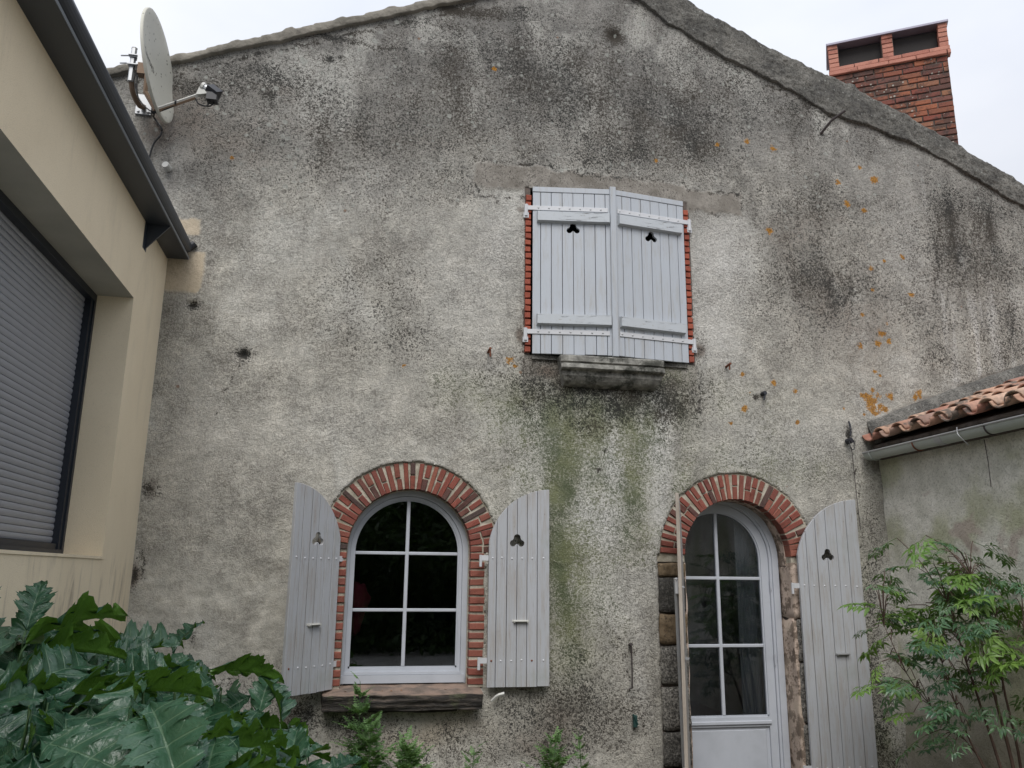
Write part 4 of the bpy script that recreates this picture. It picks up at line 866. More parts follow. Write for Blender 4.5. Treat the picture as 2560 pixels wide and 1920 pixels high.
# ================================================================== OUTBUILDING on the right
outb = thing('outbuilding', 'low lean-to outbuilding with mossy rendered wall and orange canal tile roof', 'outbuilding', (4.46, 0, 0))
OX = 4.46
def owall():
    ys = np.arange(-4.2, .06, .02); zs = np.arange(0, 2.76, .02); Yg, Zg = np.meshgrid(ys, zs)
    Xg = OX-(fbm(Yg, Zg, 30, 3, 1)*.008+fbm(Yg, Zg, 5, 3, 2)*.02+fbm(Yg, Zg, 1, 2, 4)*.03)+.03
    nx = len(ys); v = np.stack([Xg, Yg, Zg], -1).reshape(-1, 3)
    f = [(j*nx+i, (j+1)*nx+i, (j+1)*nx+i+1, j*nx+i+1) for j in range(len(zs)-1) for i in range(nx-1)]
    return link('wall', mesh('wall', v, f, 'outbuilding_render', True), outb)
owall()
MB().box(OX+.06, 8, -4.2, -.02, 0, 2.74).obj('back_wall', 'outbuilding_render', outb)
rs_ = .36; zr = lambda x: 2.745+rs_*(x-4.36)
MB().add([(4.40, .0, zr(4.40)-.035), (4.40, -4.2, zr(4.40)-.035), (8, -4.2, zr(8)-.035), (8, .0, zr(8)-.035), (4.40, .0, zr(4.40)-.06), (4.40, -4.2, zr(4.40)-.06), (8, -4.2, zr(8)-.06), (8, 0, zr(8)-.06)], [(0, 1, 2, 3), (7, 6, 5, 4), (0, 4, 5, 1)]).obj('roof_deck', 'mortar_dark', outb)
MB().box(4.41, 4.47, -4.2, -.03, 2.60, 2.73).obj('eaves_mortar', 'mortar_dark', outb)
def tile_mesh(r0, r1, L_, th, flip, seed):
    rr = random.Random(seed); n_ = 10; v = []
    for (x, r_) in ((0, r0), (L_*.5, (r0+r1)/2), (L_, r1)):
        for rad in (r_, r_-th):
            for j in range(n_+1):
                t = math.pi*(j/n_)
                yy = rad*math.cos(t); zz = rad*math.sin(t)*.82
                v.append((x, yy, -zz if flip else zz))
    k = n_+1; f = []
    for s_ in range(2):
        o_ = s_*2*k; p_ = (s_+1)*2*k
        for j in range(n_): f += [(o_+j, o_+j+1, p_+j+1, p_+j), (o_+k+j+1, o_+k+j, p_+k+j, p_+k+j+1)]
        f += [(o_, p_, p_+k, o_+k), (o_+n_, o_+k+n_, p_+k+n_, p_+n_)]
    for j in range(n_): f += [(j+1, j, k+j, k+j+1), (4*k+j, 4*k+j+1, 5*k+j+1, 5*k+j)]
    me = mesh('roof_tile', v, f, 'canal_tile', True)
    bm = bmesh.new(); bm.from_mesh(me); bmesh.ops.recalc_face_normals(bm, faces=bm.faces); bm.to_mesh(me); bm.free()
    for e in me.edges: pass
    return me
covers = [tile_mesh(.092, .076, .44, .013, False, i) for i in range(2)]; pans = [tile_mesh(.078, .092, .44, .013, True, i) for i in range(2)]
rr = random.Random(5); pitch_a = math.atan(rs_)
for c_ in range(15):
    yc = -.075-.243*c_
    for r_ in range(8):
        x = 4.335+.36*r_*math.cos(pitch_a)
        def put(me, yy, dz, dx):
            xx = x+dx+rr.uniform(-.012, .012); mt_ = Matrix.Translation((xx, yy+rr.uniform(-.008, .008), zr(xx)+dz+r_*.001+.012*1)) @ Matrix.Rotation(R(rr.uniform(-1.6, 1.6)), 4, 'Z') @ Matrix.Rotation(-pitch_a+R(2.4), 4, 'Y')
            inst('roof_tile', me, outb, mt_)
        if yc-.1215 > -4.1: put(rr.choice(pans), yc-.0, .075, -.035)
        put(rr.choice(covers), yc-.1215, .028, 0)
# fillet of mortar against the gable
mf = MB(); xs_ = np.arange(4.37, 7.2, .04); V = []
for x in xs_:
    zt_ = 2.955+.385*(x-4.38)-.02*max(x-5, 0)**2; zb_ = zr(x)+.085; n0 = (float(fbm(x, 0, 7, 3, 1))-.5)*.03
    V += [(x, .02, zt_+n0-.01), (x, -.022, zt_+n0-.035), (x, -.035+n0*.4, (zt_+zb_)/2), (x, -.065+n0*.5, zb_+.01), (x, -.075, zb_-.10)]
mf.add(V, [(i*5+j, i*5+j+1, i*5+j+6, i*5+j+5) for i in range(len(xs_)-1) for j in range(4)]+[(0, 1, 2, 3, 4)]).obj('mortar_fillet', 'cement_verge', outb, smooth=True)
# gutter and its clips
gz_ = 2.652; gx_ = 4.345; pr = []
for t in range(0, 181, 15): pr.append((gx_-.060*math.cos(R(t)), gz_-.060*math.sin(R(t))))
inner = [(a_+(gx_-a_)*.05, b_+.004) for a_, b_ in reversed(pr)]
g = MB().extr(pr+inner, -4.2, -.012); gt = g.obj('gutter', 'gutter_zinc', outb)
MB().tube([(gx_-.060, -4.2, gz_+.003), (gx_-.060, -.012, gz_+.003)], .009, 8).obj('gutter_bead', 'galvanised', gt)
MB().add([(a_, -.012, b_) for a_, b_ in pr]+[(a_, -.016, b_) for a_, b_ in pr], [tuple(range(13)), tuple(reversed(range(13, 26)))]).obj('gutter_end', 'gutter_zinc', gt)
for y, mt_ in ((-.10, 'gutter_zinc'), (-.66, 'rust'), (-1.42, 'iron'), (-2.2, 'iron')):
    pts = [(gx_-.064*math.cos(R(t)), y, gz_-.065*math.sin(R(t))) for t in range(-8, 181, 14)]+[(gx_+.10, y, gz_+.05)]
    MB().tube(pts, .006, 6).obj('gutter_clip', mt_, gt)
for k_, (y0, y1) in enumerate(((-.9, -.97),)):
    pr2 = [(gx_-.063*math.cos(R(t)), gz_-.063*math.sin(R(t))) for t in range(0, 181, 15)]; MB().extr(pr2+[(a_+(gx_-a_)*.03, b_+.002) for a_, b_ in reversed(pr2)], y1, y0).obj('gutter_joint', 'galvanised', gt)
MB().tube(curve_pts([(gx_-.06, -1.16, gz_+.03), (gx_-.09, -1.2, gz_-.03), (gx_-.04, -1.23, gz_-.11)], 8), .003, 5).obj('wire', 'galvanised', outb)
MB().tube(curve_pts([(4.405, -1.27, 2.58), (4.41, -1.275, 2.42), (4.405, -1.28, 2.24)], 6), .003, 5).obj('wire', 'iron', outb)

# ================================================================== SATELLITE DISH
el_, az_ = R(7), R(-4); nrm = Vector((math.cos(el_)*math.cos(az_), math.cos(el_)*math.sin(az_), math.sin(el_)))
e1 = Vector((0, 0, 1)).cross(nrm).normalized()          # away from the viewer
e2 = nrm.cross(e1)
dc = Vector((-1.65, -.40, 5.40))+e1*.045+e2*-.03
sat = thing('satellite_dish', 'weathered off-white satellite dish on a pole bracketed to the gable wall, lettered CAHORS', 'satellite dish', (-1.82, 0, 5.2))
dm = Matrix((( e1.x, e2.x, nrm.x, dc.x), (e1.y, e2.y, nrm.y, dc.y), (e1.z, e2.z, nrm.z, dc.z), (0, 0, 0, 1)))
def dishz(x, y): return .05*((x/.40)**2+(y/.41)**2)-.05
v = []; f = []; nr, na = 9, 56
for side, off in ((0, 0.), (1, -.006)):
    v.append((0, 0, dishz(0, 0)+off))
    for i in range(1, nr+1):
        for j in range(na):
            a_ = 2*math.pi*j/na; q = i/nr; x, y = .40*q*math.cos(a_), .41*q*math.sin(a_); v.append((x, y, dishz(x, y)+off))
b1 = 1+nr*na
for side in (0, 1):
    o_ = side*b1
    for j in range(na):
        j2 = (j+1) % na; t = (o_, o_+1+j, o_+1+j2); f.append(t if side == 0 else t[::-1])
        for i in range(nr-1):
            t = (o_+1+i*na+j, o_+1+(i+1)*na+j, o_+1+(i+1)*na+j2, o_+1+i*na+j2); f.append(t if side == 0 else t[::-1])
l0 = 1+(nr-1)*na
ring = []
for j in range(na):
    a_ = 2*math.pi*j/na; v.append((.408*math.cos(a_), .418*math.sin(a_), -.002)); 
for j in range(na):
    a_ = 2*math.pi*j/na; v.append((.408*math.cos(a_), .418*math.sin(a_), -.022))
o2 = 2*b1
for j in range(na):
    j2 = (j+1) % na; f += [(l0+j, o2+j, o2+j2, l0+j2), (o2+j, o2+na+j, o2+na+j2, o2+j2)]
dsh = link('reflector', mesh('reflector', v, f, 'dish_paint', True), sat, dm)
# lettering, laid on the curved face
tcv = bpy.data.curves.new('lettering', 'FONT'); tcv.body = 'CAHORS -'; tcv.size = .068; tcv.space_character = 1.12
tob = bpy.data.objects.new('tmp', tcv); col.objects.link(tob); bpy.context.view_layer.update()
tm = bpy.data.meshes.new_from_object(tob.evaluated_get(bpy.context.evaluated_depsgraph_get())); bpy.data.objects.remove(tob)
for q in tm.vertices:
    x = -.235+q.co.x-.045; y = -.055+q.co.y; q.co = (x, y, dishz(x, y)+.0015)
tm.materials.clear(); tm.materials.append(M['iron']); print('text verts', len(tm.vertices))
link('lettering', tm, dsh, Matrix.Identity(4), local=True)
# pole, wall plate, bracket tube
MB().tube([(-1.842, -.35, 5.22), (-1.842, -.35, 5.50)], .021, 6).obj('pole', 'galvanised', sat)
MB().tube([(-1.842, -.35, 5.50), (-1.842, -.35, 5.505)], .023, 6).obj('pole_cap', 'pvc_white', sat)
MB().cbox(-1.885, -1.765, -.008, .03, 5.15, 5.325, .002).obj('wall_plate', 'galvanised', sat)
for x, z in ((-1.862, 5.175), (-1.788, 5.175)): MB().tube([(x, -.02, z), (x, 0, z)], .011, 6).obj('bolt', 'galvanised', sat)
MB().tube(curve_pts([(-1.825, .0, 5.22), (-1.825, -.12, 5.16), (-1.835, -.28, 5.17), (-1.842, -.35, 5.26)], 14), .02, 8).obj('bracket_tube', 'rusty_steel', sat)
MB().box(-1.87, -1.72, -.39, -.31, 5.345, 5.352).box(-1.87, -1.72, -.39, -.31, 5.425, 5.432).box(-1.80, -1.725, -.395, -.305, 5.345, 5.43).obj('clamp', 'galvanised', sat)
for z in (5.355, 5.42): MB().tube([(-1.93, -.35, z+.01), (-1.88, -.375, z), (-1.80, -.375, z)], .006, 5).obj('clamp_bolt', 'galvanised', sat)
MB().box(-1.79, -1.715, -.40, -.33, 5.27, 5.36).obj('mount_box', 'rusty_steel', sat)
a0, a1 = Vector((-1.610, -.40, 4.985)), Vector((-1.34, -.40, 5.135))
MB().tube([tuple(a0+(a1-a0)*t) for t in (0, .5, 1)], .017, 4).obj('arm', 'pvc_white', sat)
MB().tube([tuple(a0+(a1-a0)*t+Vector((0, 0, -.016))) for t in (0, .5, .95)], .012, 4).obj('arm_underside', 'rusty_steel', sat)
MB().tube([(-1.725, -.385, 5.27), (-1.715, -.39, 5.12), (-1.625, -.40, 4.975)], .018, 4).obj('arm_post', 'rusty_steel', sat)
MB().add([(-1.35, -.42, 5.13), (-1.27, -.42, 5.15), (-1.265, -.42, 5.19), (-1.33, -.42, 5.20), (-1.35, -.38, 5.13), (-1.27, -.38, 5.15), (-1.265, -.38, 5.19), (-1.33, -.38, 5.20)], [(0, 1, 2, 3), (7, 6, 5, 4), (0, 4, 5, 1), (1, 5, 6, 2), (2, 6, 7, 3), (3, 7, 4, 0)]).obj('arm_bracket', 'pvc_white', sat)
ln0, ln1 = Vector((-1.315, -.40, 5.215)), Vector((-1.245, -.40, 5.18)); dl = (ln1-ln0)
MB().tube([tuple(ln0), tuple(ln0+dl*.25)], .036, 12).obj('feed_horn_cap', 'pvc_white', sat, smooth=False)
MB().tube([tuple(ln0+dl*.25), tuple(ln0+dl*.8)], .029, 12, r1=.032).obj('feed_horn', 'galvanised', sat)
MB().tube([tuple(ln0+dl*.7+Vector((0, 0, .01))), tuple(ln1+dl*.75+Vector((0, 0, -.005)))], .056, 4).box(-1.27, -1.195, -.44, -.36, 5.095, 5.155).obj('receiver', 'black_plastic', sat)
for k_, dx in enumerate((0, .022)):
    MB().tube(curve_pts([(-1.232+dx, -.40+dx, 5.115), (-1.27+dx, -.40, 5.055), (-1.325, -.40, 5.065), (-1.365, -.40, 5.11), (-1.45, -.40, 5.055), (-1.62, -.39, 4.96), (-1.70, -.3, 5.0)], 26), .0055, 6).obj('cable', 'cable_black', sat)
for k_, dx in enumerate((0, .018)):
    MB().tube(curve_pts([(-1.60, -.40, 4.965), (-1.68, -.36, 4.99), (-1.775, -.34, 5.10), (-1.815+dx, -.35, 5.25), (-1.79, -.36, 5.33)], 20), .0055, 6).obj('cable', 'cable_black', sat)
MB().tube(curve_pts([(-1.66, -.36, 4.98), (-1.70, -.15, 5.08), (-1.738, -.012, 5.13), (-1.672, -.012, 5.045), (-1.672, -.012, 4.98), (-1.715, -.012, 4.90), (-1.735, -.012, 4.75), (-1.72, -.012, 4.62)], 34), .0075, 6).obj('cable', 'cable_black', sat)
for t in (.45,): MB().tube([tuple(a0+(a1-a0)*t+Vector((-.006, 0, 0))), tuple(a0+(a1-a0)*t+Vector((.006, 0, 0)))], .024, 6).obj('cable_tie', 'cable_black', sat)

# ================================================================== SMALL THINGS ON THE WALL
def small(mb, name, mat, label, cat, **kw): 
    o = mb.obj(name, mat, **kw); o['label'] = label; o['category'] = cat; return o
small(MB().tube([(4.15, .0, 5.70), (4.21, -.10, 5.79), (4.30, -.19, 5.85)], .012, 8), 'iron_bar', 'iron', 'dark iron bar sticking out of the gable just under the right-hand verge', 'iron bar')
small(MB().tube(curve_pts([(2.145, -.035, 1.10), (2.15, -.03, 1.0), (2.15, -.028, .80), (2.15, -.02, .772), (2.125, -.018, .765)], 12), .006, 6).tube([(2.145, -.0, 1.085), (2.145, -.045, 1.09)], .012, 6), 'shutter_hook', 'iron', 'thin dark iron rod hanging on the wall between the window and the door', 'hook')
small(MB().cbox(2.155, 2.185, -.03, -.0, .49, .575, .004).tube([(2.15, -.03, .585), (2.185, -.035, .51)], .007, 5), 'plastic_clip', 'green_plastic', 'small dark green plastic clip fixed low on the wall left of the door', 'clip')
o = MB().tube([(1.00, .01, 3.36), (1.005, -.07, 3.375)], .011, 6).tube([(1.005, -.055, 3.37), (1.01, -.05, 3.31)], .008, 6); small(o, 'shutter_stay', 'rust', 'rusty iron stay in the wall left of the upper window', 'shutter stay')
o = MB().tube([(3.07, .01, 3.36), (3.075, -.07, 3.37)], .010, 6).tube([(3.075, -.055, 3.37), (3.07, -.05, 3.32)], .006, 6); small(o, 'shutter_stay', 'rust', 'rusty iron stay in the wall right of the upper window', 'shutter stay')
small(MB().tube([(3.39, .01, 3.135), (3.40, -.03, 3.14)], .02, 7).tube([(3.40, -.02, 3.13), (3.385, -.03, 3.08)], .008, 6), 'black_fixing', 'black_plastic', 'small black fixing on the wall, midway between the upper window and the outbuilding', 'fixing')
o = MB().tube(curve_pts([(4.18, -.01, 2.93), (4.18, -.03, 2.86), (4.17, -.03, 2.80)], 6), .009, 6).tube([(4.15, -.0, 2.75), (4.17, -.045, 2.76)], .026, 8).tube(curve_pts([(4.145, -.045, 2.76), (4.15, -.05, 2.69), (4.18, -.05, 2.68), (4.19, -.045, 2.76)], 8), .004, 5)
small(o, 'insulator', 'black_plastic', 'black insulator and wire beside the end of the outbuilding gutter', 'insulator')
small(MB().tube(curve_pts([(4.18, -.018, 2.70), (4.19, -.015, 2.3), (4.20, -.015, 2.0)], 8), .003, 5), 'wire', 'iron', 'thin wire running down the wall below the black insulator', 'wire')
small(MB().tube([(-1.585, .0, 4.70), (-1.60, -.06, 4.71)], .027, 10), 'pipe_stub', 'pvc_white', 'pale pipe stub poking out of the gable beside the dark gutter', 'pipe')
small(MB().tube(curve_pts([(1.06, -.05, .70), (1.10, -.07, .74), (1.15, -.08, .755)], 5), .010, 6, r1=.014), 'shutter_catch', 'pvc_white', 'pale shutter catch on the wall under the right leaf of the arched window', 'shutter catch')
dl_ = MB(); rr = random.Random(12)
for i in range(46):
    x = rr.uniform(-.02, .9); y = rr.uniform(-.06, .08) ; a_ = rr.uniform(0, 6.28); l_ = rr.uniform(.008, .026); z = .772+rr.uniform(0, .006)
    c_, s_ = math.cos(a_)*l_, math.sin(a_)*l_; dl_.add([(x-c_, y-s_, z), (x+s_*.5, y-c_*.5, z+rr.uniform(0, .012)), (x+c_, y+s_, z+rr.uniform(0, .01)), (x-s_*.5, y+c_*.5, z+.002)], [(0, 1, 2), (0, 2, 3)])
dl_.obj('leaf_litter', 'dead_leaf', kind='stuff')

# ================================================================== ACANTHUS BED, bottom left
def acanthus_leaf(seed, young=False):
    rr = random.Random(seed); nu, nv = 56, 14; NL = 5
    lob = [rr.uniform(.85, 1.12) for _ in range(NL+2)]; lobr = [rr.uniform(.85, 1.12) for _ in range(NL+2)]
    droop = rr.uniform(.10, .55); fold = rr.uniform(.05, .45); wave = rr.uniform(.02, .06); ph = rr.uniform(0, 6); side = rr.uniform(-.12, .12)
    V = []; UV = []; F = []
    for i in range(nu+1):
        u = i/nu
        env = (math.sin(math.pi*min(1, u**.80))**.70)*(1.0-.36*u)*.335+.004 if 0 < u < 1 else .004
        if u < .10: env *= u/.10*.8+.2
        for j in range(nv+1):
            v = -1+2*j/nv; av = abs(v); q = u*NL; k = int(min(q, NL-1e-6)); fr = q-k
            lf = (lobr if v > 0 else lob)[k]
            deep = 1-abs(2*fr-1)**1.6                      # 0 between lobes, 1 at a lobe's rib
            lobef = .56+.48*deep*lf
            tf = (u*NL*5) % 1.0; tooth = 1+.17*(1-abs(2*tf-1))*(1 if u < .97 else 0)
            hw = env*lobef*tooth
            x = v*hw; y = u+av*hw*(.62+.25*(fr-.5))
            # pillowed surface: rises between the side ribs, sinks on them and on the midrib
            pil = .032*(math.cos(2*math.pi*fr)*.5+.5)*math.sin(math.pi*min(1, av*1.05))+.012*(1-math.exp(-(av/.1)**2))
            z = -droop*u*u*1.1+fold*av*hw*1.6+pil+wave*math.sin(u*15+ph+v*1.5)*av**2+wave*.8*math.sin(u*31+ph*2+(0 if v > 0 else 2))*av**3
            if av > .8: z -= .02*rr.random()
            x += side*u*u
            V.append((x, y, z)); UV.append((u+.1*0, v*.5+.5))
    w_ = nv+1
    F = [(i*w_+j, i*w_+j+1, (i+1)*w_+j+1, (i+1)*w_+j) for i in range(nu) for j in range(nv)]
    b = len(V)                                             # pale rib and stalk below
    me = bpy.data.meshes.new('leaf'); me.from_pydata(V, [], F); uvl = me.uv_layers.new(name='UVMap')
    for l in me.loops: uvl.data[l.index].uv = UV[l.vertex_index]
    me.polygons.foreach_set('use_smooth', [True]*len(F)); me.materials.append(M['acanthus_leaf']); me.update(); return me
AL = [acanthus_leaf(i) for i in range(12)]
crowns = [(-1.15, -1.15, 'large acanthus plant in the corner between the cream annex and the old wall'),
          (-.45, -1.25, 'acanthus plant with its leaves against the old wall left of the arched window'),
          (.02, -1.55, 'low acanthus plant reaching under the arched window sill'),
          (-1.2, -2.3, 'acanthus plant against the foot of the cream annex, under its sill'),
          (-.62, -2.3, 'acanthus plant in the middle of the leafy bed'),
          (-.12, -2.6, 'acanthus plant at the right-hand front of the leafy bed'),
          (-1.1, -3.3, 'nearest acanthus plant with large dark leaves in the bottom left corner'),
          (-.55, -3.2, 'acanthus plant at the front of the bed beside the corner plant')]
ac = [thing('acanthus_plant', lb, 'plant', (x, y, .03), group='acanthus plants in the bed at bottom left') for x, y, lb in crowns]
stalks = [MB() for _ in crowns]
def put_leaf(ci, p, yaw, pitch, roll, L_, me=None):
    mt_ = Matrix.Translation(p) @ Matrix.Rotation(yaw, 4, 'Z') @ Matrix.Rotation(pitch, 4, 'X') @ Matrix.Rotation(roll, 4, 'Y') @ Matrix.Diagonal((L_, L_, L_, 1))
    inst('leaf', me or random.choice(AL), ac[ci], mt_)
    b_ = Vector((crowns[ci][0], crowns[ci][1], .03)); p = Vector(p); bk = mt_.to_3x3() @ Vector((0, -.12, 0)); m1 = p+bk*.6
    m1.z = min(m1.z, p.z)-.12; stalks[ci].tube(curve_pts([tuple(p), tuple(m1), tuple(b_.lerp(m1, .35)+Vector((0, 0, -.05))), tuple(b_)], 7), .0035, 5, r1=.009)
HX = [-1.95, -1.43, -1.1, -.72, -.32, .0, .175, .4]; HZ = [1.30, 1.21, 1.06, .87, .69, .54, .45, .3]
rr = random.Random(42)
pts_ = []
for it in range(5200):
    y = rr.uniform(-4.1, -.55); x = rr.uniform(-1.46, .30)
    s_ = x*6.3/(6.3+y)
    if s_ > .26: continue
    H = float(np.interp(s_, HX, HZ))+.04*max(0, -1.2-y)
    if y > -.8: H -= .08
    if any((x-a_)**2+(y-b_)**2 < .124**2 for a_, b_, _ in pts_): continue
    pts_.append((x, y, H))
for (x, y, H) in pts_:
    for lay in range(2):
        ci = min(range(len(crowns)), key=lambda k: (crowns[k][0]-x)**2+(crowns[k][1]-y)**2+rr.uniform(0, .08))
        dx, dy = x-crowns[ci][0], y-crowns[ci][1]; out_a = math.atan2(dy, dx)-math.pi/2
        # leaves lean outwards, to the light in front of the wall
        tgt = math.atan2(-1.0, .55)-math.pi/2
        d_ = Vector((math.cos(out_a), math.sin(out_a)))*min(1, math.hypot(dx, dy)*2.2)+Vector((math.cos(tgt), math.sin(tgt)))*.55+Vector((rr.uniform(-1, 1), rr.uniform(-1, 1)))*1.2
        yaw = math.atan2(d_.y, d_.x); L_ = rr.uniform(.24, .42)*(1 if lay == 0 else 1.05)
        if x > -.25 and y > -2: L_ *= .78
        pitch = R(rr.choice((rr.uniform(0, 30), rr.uniform(-25, 15), rr.uniform(-25, 15), rr.uniform(20, 60)) if lay == 0 else (rr.uniform(-30, 20),)))
        if y < -3.0: L_ = min(L_, .36); H = min(H, 1.30-.14*(-3.0-y)) if lay == 0 else H
        fy = math.cos(yaw)
        if rr.random() < (.8 if y > -2.8 else 1.): pitch = math.copysign(abs(pitch)*.9+R(6), fy)
        z = H-rr.uniform(-.03, .17)-lay*.24-max(0, math.sin(pitch))*L_*.72
        f_ = Vector((math.cos(yaw+math.pi/2), math.sin(yaw+math.pi/2)))
        px_, py_ = x-f_.x*L_*.45, y-f_.y*L_*.45
        # keep the blade clear of the annex wall and the gable
        ex, ey = px_+f_.x*L_*1.05, py_+f_.y*L_*1.05
        if ex < -1.44: px_ += (-1.44-ex)
        if ey > -.10: py_ -= (ey+.10)
        if px_ < -1.46: px_ = -1.46
        put_leaf(ci, (px_, py_, z), yaw, pitch, R(rr.uniform(-38, 38)), L_)
# upright shoot by the annex sill, and a few leaves that stand up at the edge of the bed
for (p, yaw, pitch, roll, L_) in [((-1.17, -2.85, 1.33), -38, 34, -35, .34), ((-1.17, -2.86, 1.27), -52, 22, -30, .32), ((-1.18, -2.84, 1.38), 5, 62, 10, .22), ((-1.22, -2.95, 1.30), 50, 45, 40, .30), ((-1.16, -2.9, 1.22), -75, 0, -15, .30), ((-1.28, -3.0, 1.42), 35, 50, 20, .24)]:
    put_leaf(3, p, R(yaw), R(pitch), R(roll), L_)
for (ci, p, yaw, pitch, roll, L_) in [(1, (-.49, -1.0, .78), -20, 72, 20, .27), (1, (-.36, -1.05, .74), 10, 78, 60, .26), (0, (-1.0, -1.0, 1.13), -20, 55, -20, .28), (1, (-.78, -1.0, 1.02), -60, 10, -35, .40), (6, (-1.12, -3.7, .98), -150, -14, -12, .46), (7, (-.55, -3.7, .90), -160, 12, 10, .5), (7, (-.50, -3.4, .88), -115, 10, -10, .5)]:
    put_leaf(ci, p, R(yaw), R(pitch), R(roll), L_)
for ci, sm in enumerate(stalks): sm.obj('stalks', 'stem_green', ac[ci], smooth=True, kind='stuff')

# ================================================================== FINE-LEAVED SHRUBS
def spray(seed, mat, pairs=4, lf=.20, wid=.30, sub=True, serr=False):
    """a compound leaf one unit long along +Y"""
    rr = random.Random(seed); V = []; F = []
    def leaflet(p, d, l_, n_):
        d = d.normalized(); s_ = d.cross(n_).normalized(); w_ = l_*wid*.5; b = len(V); fold_ = n_*l_*.06; dr = -Vector((0, 0, 1))*l_*rr.uniform(.05, .35)
        V.extend([p, p+d*l_*.30+s_*w_+fold_+dr*.1, p+d*l_*.62+s_*w_*.8+fold_+dr*.4, p+d*l_+dr, p+d*l_*.62-s_*w_*.8+fold_+dr*.4, p+d*l_*.30-s_*w_+fold_+dr*.1, p+d*l_*.45+dr*.2])
        F.extend([(b, b+1, b+6), (b+1, b+2, b+6), (b+2, b+3, b+6), (b+3, b+4, b+6), (b+4, b+5, b+6), (b+5, b, b+6)])
    def stem(a_, b_, r):
        b = len(V); d = (b_-a_).normalized(); s_ = d.cross(Vector((0, 0, 1))).normalized()*r; u_ = Vector((0, 0, r))
        V.extend([a_+s_, a_-s_*.5+u_, a_-s_*.5-u_, b_+s_, b_-s_*.5+u_, b_-s_*.5-u_]); F.extend([(b, b+1, b+4, b+3), (b+1, b+2, b+5, b+4), (b+2, b, b+3, b+5)])
    up_ = Vector((0, 0, 1)); ax = [Vector((0, 0, 0)), Vector((0, .5, .03)), Vector((rr.uniform(-.05, .05), 1, -.06))]
    pos = lambda t: ax[0].lerp(ax[1], t*2) if t < .5 else ax[1].lerp(ax[2], t*2-1)
    stem(ax[0], ax[1], .008); stem(ax[1], ax[2], .006)
    for i in range(pairs):
        t = .28+.62*i/(pairs-1); p = pos(t)
        for sgn in (-1, 1):
            ln_ = (.42-.28*t)*rr.uniform(.8, 1.15); d = Vector((sgn*.85, .75, rr.uniform(-.25, .15))).normalized()
            if sub:
                q = p+d*ln_; stem(p, q, .005)
                for k_ in range(2):
                    pp = p.lerp(q, .45+.45*k_)
                    for s2 in (-1, 1):
                        dd = (d*.7+Vector((-d.y, d.x, 0))*s2*.9+Vector((0, 0, rr.uniform(-.5, .1))))
                        if rr.random() < .88: leaflet(pp, dd, lf*rr.uniform(.7, 1.15), (up_+Vector((rr.uniform(-.3, .3), rr.uniform(-.3, .3), 0))).normalized())
                leaflet(q, d+Vector((0, 0, rr.uniform(-.4, 0))), lf*rr.uniform(.9, 1.25), up_)
            else:
                leaflet(p, d, ln_, up_)
                if serr:
                    for s2 in (-1, 1): leaflet(p+d*ln_*.4, d*.8+Vector((-d.y, d.x, 0))*s2*.7, ln_*.5, up_)
    leaflet(pos(1), Vector((0, 1, -.15)), lf*1.25 if sub else .25, up_)
    me = mesh('leaf', V, F, mat, False); return me
NB = [spray(i, 'nandina_leaf', 3+i % 2, lf=.23, wid=.33) for i in range(6)]; NY = [spray(10+i, 'nandina_leaf_young', 3, lf=.28, wid=.34) for i in range(3)]
def bush(name, label, cat, base, stems, centres, group=None):
    t = thing(name, label, cat, base, group=group)
    for pts, r in stems: MB().tube(curve_pts(pts, 12), r, 6, r1=r*.35).obj('stem', 'stem_brown', t, smooth=True)
    rr = random.Random(len(centres)+3); tips = []
    tw = MB()
    for (x, y, z, ln_, yg) in centres:
        # nearest stem point, twig from there
        best = None
        for pts, r in stems:
            for q in curve_pts(pts, 12):
                if q.z < z+.05:
                    dd_ = (Vector((x, y, z))-q).length+max(0, .5-q.z)
                    if best is None or dd_ < best[0]: best = (dd_, q)
        q = best[1]; tgt = Vector((x, y, z)); dv = tgt-q
        yaw = math.atan2(dv.y, dv.x)-math.pi/2+rr.uniform(-.7, .7); pitch = rr.uniform(-.75, .35)
        fwd = Vector((-math.sin(yaw)*math.cos(pitch), math.cos(yaw)*math.cos(pitch), math.sin(pitch))); st_ = tgt-fwd*ln_*.5
        if st_.x > 4.38 and base[0] < 4.46: st_.x = 4.38
        tw.tube(curve_pts([tuple(q), tuple(q.lerp(st_, .5)+Vector((0, 0, .05))), tuple(st_)], 5), .003, 4, cap=False)
        inst('leaf', rr.choice(NY if yg else NB), t, TRS(st_, (pitch, rr.uniform(-.4, .4), yaw), (ln_, ln_, ln_)))
    tw.obj('twigs', 'stem_brown', t, kind='stuff')
    return t
rr = random.Random(77); cen = []
def scatter(n_, x0, x1, y0, y1, z0, z1, l0, l1, py=0.):
    for _ in range(n_):
        u, v, w_ = rr.random(), rr.random(), rr.random()
        cen.append((x0+(x1-x0)*u, y0+(y1-y0)*v, z0+(z1-z0)*w_, rr.uniform(l0, l1), rr.random() < py))
scatter(42, 3.65, 4.35, -1.6, -.9, 1.30, 1.84, .15, .26, .15)
scatter(44, 3.48, 4.35, -1.7, -1.0, 1.05, 1.55, .15, .27, .28)
scatter(32, 3.48, 4.1, -1.6, -1.1, .75, 1.20, .15, .26, .12)
scatter(18, 3.55, 4.0, -1.5, -1.1, .5, .85, .14, .22, 0)
scatter(24, 3.95, 4.38, -1.9, -1.2, 1.0, 1.65, .16, .27, .15)
scatter(6, 4.05, 4.38, -2.0, -1.4, .6, .9, .15, .24, 0)
cen += [(3.33, -1.25, .92, .17, True), (3.43, -1.2, 1.02, .15, True), (3.45, -1.15, 1.42, .26, True), (3.58, -1.2, 1.36, .24, True), (3.46, -1.1, 1.26, .15, False)]
